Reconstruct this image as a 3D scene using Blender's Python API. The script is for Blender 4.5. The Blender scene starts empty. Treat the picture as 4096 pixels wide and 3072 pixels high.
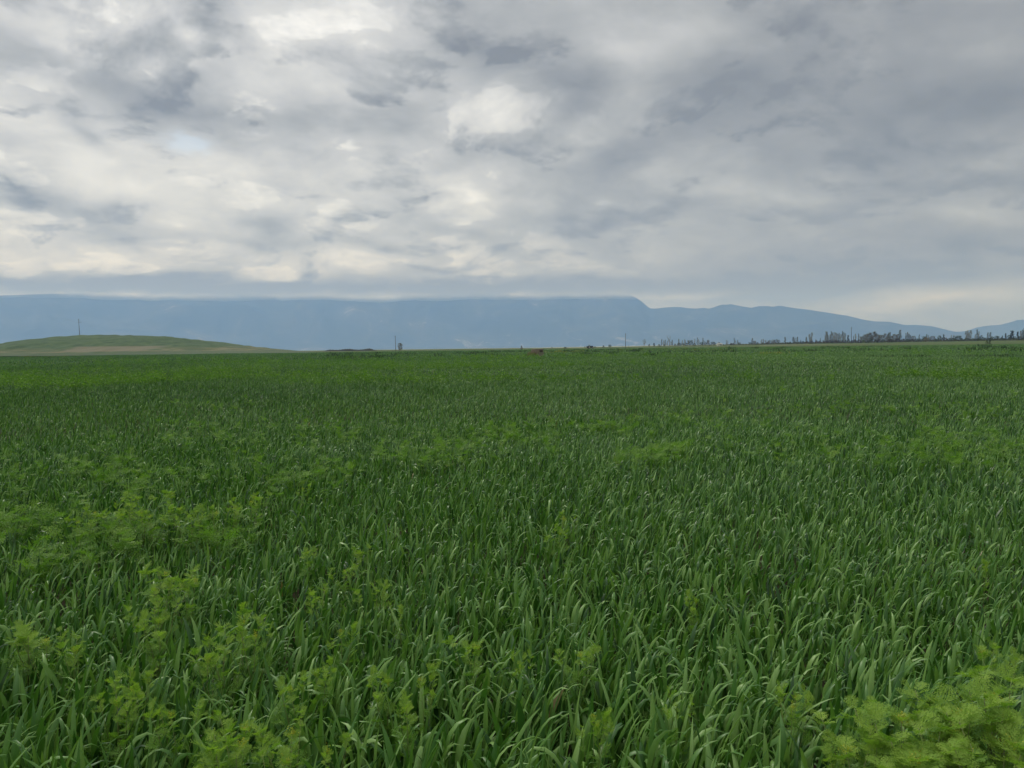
import bpy, bmesh, math, random
import numpy as np
from mathutils import Vector, Matrix, Euler

R = math.radians
rng = np.random.default_rng(7)
random.seed(7)
sc = bpy.context.scene
COL = sc.collection

# ------------------------------------------------------------------ camera
F = 3092.0                       # focal length in pixels of a 4096-wide frame
CAMZ = 1.72
cam_d = bpy.data.cameras.new('camera')
cam = bpy.data.objects.new('camera', cam_d)
COL.objects.link(cam)
cam_d.sensor_width = 36.0
cam_d.lens = 36.0 * F / 4096.0
cam_d.clip_start = 0.05
cam_d.clip_end = 60000.0
PITCH = math.degrees(math.atan((1536 - 1392) / F))
ROLL = -0.70
base = Matrix.Rotation(R(90 - PITCH), 3, 'X') @ Matrix.Rotation(R(ROLL), 3, 'Z')
cam.matrix_world = Matrix.Translation((0, 0, CAMZ)) @ base.to_4x4()
sc.camera = cam


def ray(px, py):
    """direction in the world of a point of the 4096x3072 frame"""
    d = base @ Vector(((px - 2048) / F, (1536 - py) / F, -1.0))
    return d.normalized()


def azel(px, py):
    d = ray(px, py)
    return math.atan2(d.x, d.y), math.asin(d.z)


def smooth(a, b, t):
    t = np.clip((t - a) / (b - a), 0, 1)
    return t * t * (3 - 2 * t)


def gz(x, y):
    """height of the ground"""
    x = np.asarray(x, dtype=float); y = np.asarray(y, dtype=float)
    z = 1.3 * smooth(120, 750, y)
    z = z + 3.0 * smooth(250, 900, y) * np.clip((x - 150) / 450, 0, 1.6)
    bump = 0.10 * np.sin(x * 0.045 + 1.3) * np.sin(y * 0.03 + x * 0.011) + 0.06 * np.sin(x * 0.13 + y * 0.07)
    return z + bump * smooth(15, 60, np.hypot(x, y)) * (1 - smooth(900, 1500, y))


def at(px, dist):
    """the point of the ground that the column px of the frame meets at a distance dist"""
    a, _ = azel(px, 1392)
    x, y = math.sin(a) * dist, math.cos(a) * dist
    return x, y, float(gz(x, y))


# ------------------------------------------------------------------ material helpers
def srgb(r, g, b):
    return tuple((c / 255 / 12.92 if c / 255 <= .04045 else ((c / 255 + .055) / 1.055) ** 2.4) for c in (r, g, b)) + (1,)


class E:
    """a socket that can be added, multiplied and so on"""
    def __init__(self, nt, s): self.nt, self.s = nt, s
    def _op(self, op, *a, clamp=False):
        n = self.nt.nodes.new('ShaderNodeMath'); n.operation = op; n.use_clamp = clamp
        for i, v in enumerate((self,) + a):
            if isinstance(v, E): self.nt.links.new(v.s, n.inputs[i])
            else: n.inputs[i].default_value = v
        return E(self.nt, n.outputs[0])
    def __add__(self, o): return self._op('ADD', o)
    def __sub__(self, o): return self._op('SUBTRACT', o)
    def __mul__(self, o): return self._op('MULTIPLY', o)
    def __truediv__(self, o): return self._op('DIVIDE', o)
    def ma(self, m, a): return self._op('MULTIPLY_ADD', m, a)
    def clamp(self): return self._op('ADD', 0.0, clamp=True)
    def sstep(self, a, b, lo=0.0, hi=1.0):
        n = self.nt.nodes.new('ShaderNodeMapRange'); n.interpolation_type = 'SMOOTHSTEP'
        self.nt.links.new(self.s, n.inputs[0])
        for i, v in zip((1, 2, 3, 4), (a, b, lo, hi)): n.inputs[i].default_value = v
        return E(self.nt, n.outputs[0])


def noise(nt, vec, scale, detail=4, rough=.55, dist=0.0, dims='3D', out=0):
    n = nt.nodes.new('ShaderNodeTexNoise'); n.noise_dimensions = dims
    n.inputs['Scale'].default_value = scale; n.inputs['Detail'].default_value = detail
    n.inputs['Roughness'].default_value = rough; n.inputs['Distortion'].default_value = dist
    if vec is not None: nt.links.new(vec, n.inputs['Vector'])
    return E(nt, n.outputs[out])


def billow(nt, vec, scale, detail):
    n = nt.nodes.new('ShaderNodeTexNoise'); n.noise_type = 'RIDGED_MULTIFRACTAL'; n.normalize = False
    n.inputs['Scale'].default_value = scale; n.inputs['Detail'].default_value = detail
    n.inputs['Roughness'].default_value = .5; n.inputs['Offset'].default_value = 1.0; n.inputs['Gain'].default_value = 1.2
    n.inputs['Distortion'].default_value = .15
    nt.links.new(vec, n.inputs['Vector'])
    return E(nt, n.outputs[0]).sstep(1.9, .2)


def ramp(nt, fac, stops, interp='LINEAR'):
    n = nt.nodes.new('ShaderNodeValToRGB'); cr = n.color_ramp; cr.interpolation = interp
    while len(cr.elements) < len(stops): cr.elements.new(0.5)
    for e, (p, c) in zip(cr.elements, stops):
        e.position = p; e.color = c if len(c) == 4 else tuple(c) + (1,)
    nt.links.new(fac.s, n.inputs[0])
    return n.outputs[0]


def mixc(nt, fac, a, b, mode='MIX'):
    n = nt.nodes.new('ShaderNodeMix'); n.data_type = 'RGBA'; n.blend_type = mode
    for i, v in ((0, fac), (6, a), (7, b)):
        if isinstance(v, E): nt.links.new(v.s, n.inputs[i])
        elif hasattr(v, 'node'): nt.links.new(v, n.inputs[i])
        elif i == 0: n.inputs[0].default_value = v
        else: n.inputs[i].default_value = tuple(v) if len(v) == 4 else tuple(v) + (1,)
    return n.outputs[2]


def new_mat(name):
    m = bpy.data.materials.new(name); m.use_nodes = True
    nt = m.node_tree
    return m, nt, nt.nodes['Principled BSDF']


def pos(nt):
    return nt.nodes.new('ShaderNodeNewGeometry').outputs['Position']


def attr(nt, name):
    n = nt.nodes.new('ShaderNodeAttribute'); n.attribute_name = name
    return E(nt, n.outputs['Fac'])


def plain(name, col, rough=.7, var=.25, scale=3.0, metal=0.0):
    m, nt, p = new_mat(name)
    tc = nt.nodes.new('ShaderNodeTexCoord').outputs['Object']
    f = noise(nt, tc, scale, 5)
    a = tuple(c * (1 - var) for c in col[:3]); b = tuple(min(1, c * (1 + var)) for c in col[:3])
    nt.links.new(ramp(nt, f, [(.3, a), (.7, b)]), p.inputs['Base Color'])
    p.inputs['Roughness'].default_value = rough; p.inputs['Metallic'].default_value = metal
    return m


def leaf_mat(name, stops, rough=.45, trans=.35, spec=.5, tipcol=None, dark=None, patch=None, sheen=None):
    """thin leaf: reflecting and letting light through; colour varies leaf by leaf (attribute rnd)"""
    m, nt, p = new_mat(name)
    r = attr(nt, 'rnd')
    if patch:
        g = noise(nt, pos(nt), patch[0], 3)
        r = (r * (1 - patch[1]) + g.sstep(.3, .7) * patch[1])
    col = ramp(nt, r, stops)
    if tipcol:
        t = attr(nt, 't')
        col = mixc(nt, t.sstep(.55, 1.0, 0.0, .55), col, tipcol)
    nt.links.new(col, p.inputs['Base Color'])
    p.inputs['Roughness'].default_value = rough
    p.inputs['Specular IOR Level'].default_value = spec
    tr = nt.nodes.new('ShaderNodeBsdfTranslucent')
    tcol = mixc(nt, 1.0, col, (1.05, 1.25, .55, 1), 'MULTIPLY')
    nt.links.new(tcol, tr.inputs['Color'])
    mx = nt.nodes.new('ShaderNodeMixShader'); mx.inputs[0].default_value = trans
    nt.links.new(p.outputs[0], mx.inputs[1]); nt.links.new(tr.outputs[0], mx.inputs[2])
    nt.links.new(mx.outputs[0], nt.nodes['Material Output'].inputs['Surface'])
    return m


# ------------------------------------------------------------------ object helpers
def tag(o, label=None, cat=None, group=None, kind=None):
    if label: o['label'] = label
    if cat: o['category'] = cat
    if group: o['group'] = group
    if kind: o['kind'] = kind
    return o


def empty(name, loc=(0, 0, 0), rz=0.0):
    o = bpy.data.objects.new(name, None); COL.objects.link(o)
    o.empty_display_size = .2
    o.location = loc; o.rotation_euler = (0, 0, rz)
    return o


def raw_mesh(name, v, q, mat=None, parent=None, attrs=None, link=True):
    """v (N,3), q (M,4) or (M,3)"""
    v = np.asarray(v, np.float32).reshape(-1, 3); q = np.asarray(q, np.int32)
    k = q.shape[1]
    me = bpy.data.meshes.new(name)
    me.vertices.add(len(v)); me.vertices.foreach_set('co', v.ravel())
    me.loops.add(q.size); me.loops.foreach_set('vertex_index', q.ravel())
    me.polygons.add(len(q)); me.polygons.foreach_set('loop_start', np.arange(0, q.size, k, dtype=np.int32))
    for n, a in (attrs or {}).items():
        at_ = me.attributes.new(n, 'FLOAT', 'POINT'); at_.data.foreach_set('value', np.asarray(a, np.float32).ravel())
    me.update(calc_edges=True)
    if mat: me.materials.append(mat)
    o = bpy.data.objects.new(name, me)
    if link: COL.objects.link(o)
    if parent: o.parent = parent
    return o


class MB:
    """collects shapes and links them as one mesh object"""
    def __init__(self): self.bm = bmesh.new()
    def box(self, c, s, rot=None, bev=0.0):
        r = bmesh.ops.create_cube(self.bm, size=1.0)
        M = Matrix.Translation(c) @ (rot.to_4x4() if rot else Matrix()) @ Matrix.Diagonal((*s, 1))
        bmesh.ops.transform(self.bm, matrix=M, verts=r['verts'])
        if bev:
            es = list({e for v in r['verts'] for e in v.link_edges})
            bmesh.ops.bevel(self.bm, geom=es, offset=bev, segments=2, affect='EDGES')
        return self
    def tube(self, pts, rad, n=8, cap=True):
        pts = [Vector(p) for p in pts]
        if not hasattr(rad, '__len__'): rad = [rad] * len(pts)
        rings = []
        for i, p in enumerate(pts):
            d = (pts[min(i + 1, len(pts) - 1)] - pts[max(i - 1, 0)]).normalized()
            a = d.orthogonal().normalized() if abs(d.z) < .99 else Vector((1, 0, 0))
            a = (a - d * a.dot(d)).normalized(); b = d.cross(a)
            rings.append([self.bm.verts.new(p + (a * math.cos(2 * math.pi * k / n) + b * math.sin(2 * math.pi * k / n)) * rad[i]) for k in range(n)])
        for A, B in zip(rings, rings[1:]):
            for k in range(n): self.bm.faces.new((A[k], A[(k + 1) % n], B[(k + 1) % n], B[k]))
        if cap:
            self.bm.faces.new(list(reversed(rings[0]))); self.bm.faces.new(rings[-1])
        return self
    def lathe(self, c, axis, prof, n=24):
        """prof: list of (radius, offset along axis)"""
        axis = Vector(axis).normalized(); a = axis.orthogonal().normalized(); b = axis.cross(a); c = Vector(c)
        rings = [[self.bm.verts.new(c + axis * h + (a * math.cos(2 * math.pi * k / n) + b * math.sin(2 * math.pi * k / n)) * r) for k in range(n)] for r, h in prof]
        for A, B in zip(rings, rings[1:]):
            for k in range(n): self.bm.faces.new((A[k], A[(k + 1) % n], B[(k + 1) % n], B[k]))
        return self
    def poly(self, pts):
        self.bm.faces.new([self.bm.verts.new(p) for p in pts]); return self
    def build(self, name, mat, parent=None, smooth_=False):
        bmesh.ops.recalc_face_normals(self.bm, faces=self.bm.faces[:])
        me = bpy.data.meshes.new(name); self.bm.to_mesh(me); self.bm.free()
        for p in me.polygons: p.use_smooth = smooth_
        me.materials.append(mat)
        o = bpy.data.objects.new(name, me); COL.objects.link(o)
        if parent: o.parent = parent
        return o


def copy_tree(o, parent=None):
    c = o.copy(); COL.objects.link(c)
    if parent: c.parent = parent
    for ch in list(o.children): copy_tree(ch, c)
    return c


# ------------------------------------------------------------------ world
SUN_AZ, SUN_EL = R(-28), R(52)       # behind the cloud, in front and to the left


def build_world():
    w = bpy.data.worlds.new('World'); sc.world = w; w.use_nodes = True
    nt = w.node_tree; nt.nodes.clear()
    out = nt.nodes.new('ShaderNodeOutputWorld'); bg = nt.nodes.new('ShaderNodeBackground')
    nt.links.new(bg.outputs[0], out.inputs[0])
    tc = nt.nodes.new('ShaderNodeTexCoord').outputs['Generated']
    sep = nt.nodes.new('ShaderNodeSeparateXYZ'); nt.links.new(tc, sep.inputs[0])
    x, y, z = (E(nt, s) for s in sep.outputs)
    # the sky behind the cloud
    sky = nt.nodes.new('ShaderNodeTexSky'); sky.sky_type = 'NISHITA'; sky.sun_disc = False
    sky.sun_elevation = SUN_EL; sky.sun_rotation = SUN_AZ
    blue = mixc(nt, 1.0, sky.outputs[0], (.13, .13, .13, 1), 'MULTIPLY')
    # direction as azimuth and elevation in degrees
    u = x._op('ARCTAN2', y) * 57.2958
    v = z._op('ARCSINE') * 57.2958
    # a lumpy cloud deck seen in perspective
    zz = z._op('MAXIMUM', 0.0) + 0.30
    comb = nt.nodes.new('ShaderNodeCombineXYZ')
    for i, s in enumerate((x / zz, y / zz)): nt.links.new(s.s, comb.inputs[i])
    deck = comb.outputs[0]
    off = nt.nodes.new('ShaderNodeVectorMath'); off.operation = 'ADD'
    nt.links.new(deck, off.inputs[0]); off.inputs[1].default_value = (.022, .050, 0)
    nw = nt.nodes.new('ShaderNodeTexNoise'); nw.inputs['Scale'].default_value = 2.6; nw.inputs['Detail'].default_value = 5
    nw.inputs['Roughness'].default_value = .6
    nt.links.new(deck, nw.inputs['Vector'])
    sw = nt.nodes.new('ShaderNodeSeparateColor'); nt.links.new(nw.outputs['Color'], sw.inputs[0])
    squash = v.sstep(0, 28, .25, 1.0)
    uu = (E(nt, sw.outputs[0]) - .5) * 9.0 * v.sstep(0, 25, .5, 1.0) + u
    vv = (E(nt, sw.outputs[1]) - .5) * 8.0 * squash + v
    c2 = nt.nodes.new('ShaderNodeCombineXYZ')
    nt.links.new(uu.s, c2.inputs[0]); nt.links.new(vv.s, c2.inputs[1])
    uv = c2.outputs[0]
    big = noise(nt, deck, 2.7, 9, .60, .25)
    lit = noise(nt, off.outputs[0], 2.7, 9, .60, .25)
    puff = billow(nt, deck, 3.4, 6)
    wisp = noise(nt, deck, 6.5, 8, .62, .5)
    relief = (lit - big)
    # overall brightness: brighter to the left, darker to the right
    B = u.sstep(-26, 26, .73, .29) + v.sstep(7.5, 4.0, 0, -.11)
    for (px, py, rx, ry, ang, amp) in BLOBS:
        a, e = azel(px * 1.8517, py * 1.8517)
        m = nt.nodes.new('ShaderNodeMapping'); m.vector_type = 'TEXTURE'
        m.inputs['Location'].default_value = (math.degrees(a), math.degrees(e), 0)
        m.inputs['Rotation'].default_value = (0, 0, R(ang))
        k = 57.2958 / 1670 * 1.9
        m.inputs['Scale'].default_value = (rx * k, ry * k, 1)
        nt.links.new(uv, m.inputs['Vector'])
        g = nt.nodes.new('ShaderNodeTexGradient'); g.gradient_type = 'QUADRATIC_SPHERE'
        nt.links.new(m.outputs[0], g.inputs[0])
        B = E(nt, g.outputs['Fac']).ma(amp * (1.28 if amp < 0 else .95), B)
    # structure of the cloud itself
    lo = v.sstep(2, 20, .75, 1.0)
    lft = u.sstep(-10, 20, 1.0, .60)
    amp_ = lo * lft
    B = (puff - .5) * .22 * amp_ + B
    B = (wisp.sstep(.25, .75) - .5) * .16 * amp_ + B
    # a nearer, darker layer with ragged edges, lit along its sunward rim
    near = big.sstep(.505, .570)
    B = near * (relief * 2.4 - .13) * amp_ + B
    far_ = big.sstep(.47, .40)
    B = far_ * .08 * amp_ + B
    # torn white shreds with crisp tops
    shred = (wisp * .6 + puff * .4).sstep(.570, .625)
    B = shred * (relief * 1.6 + .085) * amp_ * u.sstep(-6, 14, 1.25, .25) + B
    # overhead and behind: an even bright overcast
    B = v.sstep(30, 55, 0.0, .25) + B
    col = ramp(nt, B * .8, [(0.0, (.215, .225, .232)), (.20, (.30, .311, .318)), (.36, (.405, .418, .422)),
                            (.50, (.52, .53, .54)), (.64, (.63, .637, .637)), (.80, (.74, .745, .74)), (1.0, (.90, .90, .89))])
    col = mixc(nt, 1.0, col, ramp(nt, v.sstep(30, 62), [(0, (1, 1, 1)), (1, (OVER, OVER, OVER * .98))]), 'MULTIPLY')
    col = mixc(nt, v.sstep(10, 3.5), col, mixc(nt, 1.0, col, (1.03, .985, .95, 1), 'MULTIPLY'))
    # a gap of blue
    a, e = azel(405 * 1.8517, 305 * 1.8517)
    m = nt.nodes.new('ShaderNodeMapping'); m.vector_type = 'TEXTURE'
    m.inputs['Location'].default_value = (math.degrees(a), math.degrees(e), 0); m.inputs['Scale'].default_value = (3.6, 2.1, 1)
    nt.links.new(uv, m.inputs['Vector'])
    g = nt.nodes.new('ShaderNodeTexGradient'); g.gradient_type = 'QUADRATIC_SPHERE'
    nt.links.new(m.outputs[0], g.inputs[0])
    gap = (E(nt, g.outputs['Fac']) * (wisp.sstep(.62, .36))).sstep(.05, .55, 0, .38)
    col = mixc(nt, gap, col, blue)
    nt.links.new(col, bg.inputs['Color']); bg.inputs['Strength'].default_value = WORLD
    try:
        w.cycles.sampling_method = 'MANUAL'; w.cycles.sample_map_resolution = 512
    except Exception: pass


WORLD = 1.06
OVER = 1.9
# cx, cy, half-width, half-height (pixels of a 2212-wide frame), tilt, brightness
BLOBS = [
    (330, 190, 330, 75, -14, -.34), (460, 235, 190, 45, -12, -.16), (790, 255, 150, 42, -8, -.30), (80, 150, 130, 60, -20, -.18),
    (430, 88, 70, 40, -25, .46), (180, 90, 70, 36, -25, .22), (195, 390, 70, 34, -20, .26), (1010, 415, 60, 16, -14, .22), (130, 60, 170, 60, -25, .25), (470, 35, 90, 35, -30, -.22), (650, 110, 190, 60, -30, .26), (760, 60, 150, 60, 0, .22),
    (1085, 140, 95, 65, 0, -.32), (1240, 215, 110, 50, -10, -.26), (1040, 270, 170, 60, -10, .14), (1330, 150, 70, 50, -20, .20),
    (1600, 160, 160, 65, 22, -.26), (1420, 70, 260, 70, 0, .22), (2120, 190, 210, 95, 10, -.24), (1750, 290, 380, 80, 4, -.10), (1330, 325, 110, 35, 5, -.20),
    (40, 400, 85, 45, -28, -.38), (200, 480, 85, 38, -8, -.34), (210, 300, 60, 22, -35, -.26), (560, 490, 85, 33, -10, -.30), (270, 390, 130, 42, -22, .24), (330, 330, 330, 55, -8, .20),
    (780, 370, 330, 62, -6, .20), (560, 395, 90, 20, 0, -.14), (1020, 425, 85, 20, -12, .34), (1200, 480, 320, 70, 0, -.10),
    (1600, 420, 190, 42, 0, .26), (1490, 440, 60, 22, 0, -.20), (2100, 470, 80, 26, 0, .20), (2150, 330, 100, 50, 5, .20), (2050, 525, 260, 32, 0, -.20),
    (800, 572, 420, 22, -2, .14), (1290, 590, 130, 17, -4, .22), (900, 580, 110, 14, -4, -.18), (1700, 600, 380, 34, 0, -.16), (2000, 652, 260, 26, 5, .50), (1500, 640, 170, 8, 0, .34), (1720, 632, 260, 12, 3, -.26),
    (100, 560, 330, 30, 0, .10), (150, 620, 560, 30, 0, -.60), (950, 624, 560, 20, 0, -.46), (500, 525, 330, 12, 0, -.10),
]
build_world()

sd = bpy.data.lights.new('sun', 'SUN'); so = bpy.data.objects.new('sun', sd); COL.objects.link(so)
sd.energy = 1.4; sd.angle = R(18); sd.color = (1, .96, .90)
sdir = Vector((math.sin(SUN_AZ) * math.cos(SUN_EL), math.cos(SUN_AZ) * math.cos(SUN_EL), math.sin(SUN_EL)))
so.rotation_euler = (-sdir).to_track_quat('-Z', 'Y').to_euler()
so.location = sdir * 200

# ------------------------------------------------------------------ ground
def polar_grid(a0, a1, na, rs, zf):
    aa = np.linspace(a0, a1, na)
    A, Rr = np.meshgrid(aa, np.asarray(rs, float))
    X = np.sin(A) * Rr; Y = np.cos(A) * Rr
    Z = zf(X, Y, A, Rr)
    v = np.stack([X, Y, Z], -1).reshape(-1, 3)
    i = np.arange(na * len(rs)).reshape(len(rs), na)
    q = np.stack([i[:-1, :-1], i[:-1, 1:], i[1:, 1:], i[1:, :-1]], -1).reshape(-1, 4)
    return v, q[:, ::-1]


def ground_mat():
    m, nt, p = new_mat('field_earth')
    P = pos(nt)
    sep = nt.nodes.new('ShaderNodeSeparateXYZ'); nt.links.new(P, sep.inputs[0])
    y = E(nt, sep.outputs[1])
    soil = ramp(nt, noise(nt, P, 9, 6), [(.3, (.030, .024, .015)), (.7, (.055, .045, .028))])
    under = ramp(nt, noise(nt, P, .4, 5), [(.3, (.028, .058, .018)), (.7, (.042, .085, .024))])
    c = mixc(nt, y.sstep(25, 110), soil, under)
    mp = nt.nodes.new('ShaderNodeMapping'); mp.inputs['Scale'].default_value = (.010, .03, 1); nt.links.new(P, mp.inputs[0])
    fields = ramp(nt, noise(nt, mp.outputs[0], 1, 4, .6), [(.35, (.050, .095, .028)), (.48, (.085, .115, .040)), (.60, (.075, .095, .035)), (.72, (.05, .085, .026))])
    c = mixc(nt, y.sstep(360, 470), c, fields)
    mp2 = nt.nodes.new('ShaderNodeMapping'); mp2.inputs['Scale'].default_value = (.0012, .002, 1); nt.links.new(P, mp2.inputs[0])
    plain_ = ramp(nt, noise(nt, mp2.outputs[0], 1, 4), [(.3, (.30, .29, .20)), (.7, (.50, .46, .34))])
    c = mixc(nt, y.sstep(1300, 2600), c, plain_)
    nt.links.new(c, p.inputs['Base Color']); p.inputs['Roughness'].default_value = .95
    p.inputs['Specular IOR Level'].default_value = .1
    return m


rs = [0.0] + list(np.geomspace(1.5, 15500, 150))
v, q = polar_grid(-math.pi, math.pi, 241, rs, lambda X, Y, A, Rr: gz(X, Y))
o = raw_mesh('ground', v, q, ground_mat()); tag(o, kind='structure')

# ------------------------------------------------------------------ wheat
def leaf_strip(bx, by, bz, az, L, W, th0, bend, p, tw, segs, fold):
    n = len(bx)
    s = np.linspace(0, 1, segs + 1)
    sm = (s[1:] + s[:-1]) / 2
    th = th0[:, None] + bend[:, None] * sm[None] ** p[:, None]
    dh = np.sin(th) * (L / segs)[:, None]; dz = np.cos(th) * (L / segs)[:, None]
    H = np.concatenate([np.zeros((n, 1)), np.cumsum(dh, 1)], 1)
    Z = np.concatenate([np.zeros((n, 1)), np.cumsum(dz, 1)], 1)
    ca, sa = np.cos(az), np.sin(az)
    C = np.stack([bx[:, None] + H * ca[:, None], by[:, None] + H * sa[:, None], bz[:, None] + Z], -1)
    thn = th0[:, None] + bend[:, None] * s[None] ** p[:, None]
    T = np.stack([np.sin(thn) * ca[:, None], np.sin(thn) * sa[:, None], np.cos(thn)], -1)
    h = np.stack([-sa, ca, np.zeros(n)], -1)[:, None, :]
    nn = np.cross(np.broadcast_to(h, T.shape), T)
    ang = tw[:, None] * s[None]
    lat = np.cos(ang)[..., None] * h + np.sin(ang)[..., None] * nn
    nrm = np.cross(lat, T)
    prof = np.clip(np.minimum(.55 + 1.3 * s, 1.0), 0, 1) * np.clip(1 - np.clip((s - .45) / .55, 0, 1) ** 1.7, .02, 1)
    w = (W[:, None] * prof[None])[..., None] * .5
    if fold:
        V = np.stack([C - lat * w + nrm * w * .45, C, C + lat * w + nrm * w * .45], 2); k = 3
    else:
        V = np.stack([C - lat * w, C + lat * w], 2); k = 2
    idx = np.arange(n * (segs + 1) * k).reshape(n, segs + 1, k)
    Q = []
    for j in range(k - 1):
        Q.append(np.stack([idx[:, :-1, j], idx[:, :-1, j + 1], idx[:, 1:, j + 1], idx[:, 1:, j]], -1).reshape(-1, 4))
    t = np.broadcast_to(s[None, :, None], (n, segs + 1, k))
    return V.reshape(-1, 3), np.concatenate(Q), t.reshape(-1)


def vnoise(x, y, f, seed):
    """smooth value noise"""
    r = np.random.default_rng(seed); N = 256; tab = r.random((N, N))
    x = x * f; y = y * f
    xi = np.floor(x).astype(int); yi = np.floor(y).astype(int); fx = x - xi; fy = y - yi
    fx = fx * fx * (3 - 2 * fx); fy = fy * fy * (3 - 2 * fy)
    g = lambda a, b: tab[a % N, b % N]
    return (g(xi, yi) * (1 - fx) + g(xi + 1, yi) * fx) * (1 - fy) + (g(xi, yi + 1) * (1 - fx) + g(xi + 1, yi + 1) * fx) * fy


def corner_mask(x, y):
    """1 where the thicket of weeds stands instead of the crop"""
    d = ((x - 1.60) / .85) ** 2 + ((y - 1.80) / .62) ** 2
    return d < 1.0


def crop():
    VV, QQ, TT, RR_ = [], [], [], []
    off = 0
    half = R(46)
    zones = [  # r0, r1, tillers per m2, leaves, segments, folded, width, length factor
        (0.7, 5.0, 560, 4, 6, True, .0170, 1.0),
        (5.0, 14, 560, 3, 4, False, .0155, 1.0),
        (14, 40, 230, 2, 3, False, .0165, 1.0),
        (40, 120, 44, 2, 2, False, .032, 1.0),
        (120, 400, 3.0, 1, 2, False, .14, 1.25)]
    for r0, r1, dens, nl, segs, fold, wid, lf in zones:
        area = half * (r1 * r1 - r0 * r0)
        n = int(area * dens)
        r = np.sqrt(rng.uniform(r0 * r0, r1 * r1, n)); a = rng.uniform(-half, half, n)
        # blur the borders between zones
        r = np.clip(r * (1 + rng.normal(0, .04, n)), .6, 420)
        x = np.sin(a) * r; y = np.cos(a) * r
        clump = vnoise(x, y, 3.5, 1) * .6 + vnoise(x, y, .7, 2) * .4
        keep = (rng.random(n) < .30 + 1.25 * clump) if r1 < 41 else np.ones(n, bool)
        keep &= ~(corner_mask(x, y) & (rng.random(n) < .8))
        edge = 330 + 50 * vnoise(x, x * 0, .01, 5) + 30 * (x > 0)
        keep &= y < edge
        x, y = x[keep], y[keep]; n = len(x)
        z = gz(x, y)
        hgt = .76 + .15 * vnoise(x, y, .35, 3) + .10 * vnoise(x, y, 1.5, 4)
        tone = vnoise(x, y, .12, 9) * .22 + vnoise(x, y, .03, 10) * .2 - .04
        big_ = 1.12 - .36 * smooth(2.2, 4.6, np.hypot(x, y))     # the edge plants are the lushest
        lean_az = 0.2 + 1.2 * (vnoise(x, y, .5, 11) - .5)       # the breeze from the left
        lean = R(7) * (.3 + vnoise(x, y, .8, 12))
        for k in range(nl):
            frac = (k + rng.random(n)) / nl
            bz = z + (.05 + .36 * frac) * hgt + .05 * (1.12 - big_)
            az = rng.uniform(0, 2 * math.pi, n)
            L = rng.uniform(.11, .225, n) * lf * (.95 + .1 * frac) * (.7 + .35 * hgt) * big_
            W = wid * rng.uniform(.6, 1.45, n) * (.25 + .75 * big_)
            th0 = np.abs(rng.normal(R(8), R(13), n))
            droop = rng.random(n) < (.38 if r1 < 6 else .32)
            bend = np.where(droop, rng.uniform(R(65), R(150), n), rng.uniform(R(4), R(48), n))
            p = np.where(droop, rng.uniform(1.6, 3.2, n), rng.uniform(1.2, 2.2, n))
            tw = rng.normal(0, .7, n)
            # lean of the whole plant
            az2 = np.arctan2(np.sin(az) * np.sin(th0) + np.sin(lean_az) * np.sin(lean), np.cos(az) * np.sin(th0) + np.cos(lean_az) * np.sin(lean))
            th2 = np.hypot(np.sin(az) * np.sin(th0) + np.sin(lean_az) * np.sin(lean), np.cos(az) * np.sin(th0) + np.cos(lean_az) * np.sin(lean))
            V, Q, t = leaf_strip(x, y, bz, az2, L, W, th2, bend, p, tw, segs, fold)
            VV.append(V); QQ.append(Q + off); TT.append(t); off += len(V)
            rn = np.clip(rng.normal(.43, .27, n) + tone - .17 + .1 * (frac - .5), 0, .93)
            if r1 < 41: rn = np.where(rng.random(n) < .0004, 1.0, rn)
            RR_.append(np.repeat(rn, len(V) // n))
        if fold:   # stems of the near plants
            az = rng.uniform(0, 6.28, n)
            V, Q, t = leaf_strip(x, y, z, az, .33 * hgt, np.full(n, .006), np.abs(rng.normal(.05, .05, n)), np.full(n, .08), np.ones(n), az * 0, 2, False)
            VV.append(V); QQ.append(Q + off); TT.append(t * .4); off += len(V)
            RR_.append(np.full(len(V), .35))
    V = np.concatenate(VV); Q = np.concatenate(QQ)
    mat = leaf_mat('wheat_leaf', [(0, WH[0]), (.35, WH[1]), (.65, WH[2]), (.93, WH[3]), (1.0, (.20, .17, .07))],
                   rough=.40, trans=.20, spec=.38)
    o = raw_mesh('wheat_crop', V, Q, mat, attrs={'rnd': np.concatenate(RR_), 't': np.concatenate(TT)})
    tag(o, 'dense dark green young wheat covering the whole flat field', 'wheat', kind='stuff')


WH = [(.020, .068, .015), (.054, .152, .027), (.106, .232, .044), (.18, .32, .080)]
crop()

# ------------------------------------------------------------------ feathery weeds (flixweed)
def diamonds(C, D, S, ln, wd):
    """small pointed leaflets: centre base C, direction D, side S"""
    ln = ln[:, None]; wd = wd[:, None]
    a = C; b = C + D * ln * .45 + S * wd; c = C + D * ln; d = C + D * ln * .45 - S * wd
    return np.stack([a, b, c, d], 1)


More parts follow.
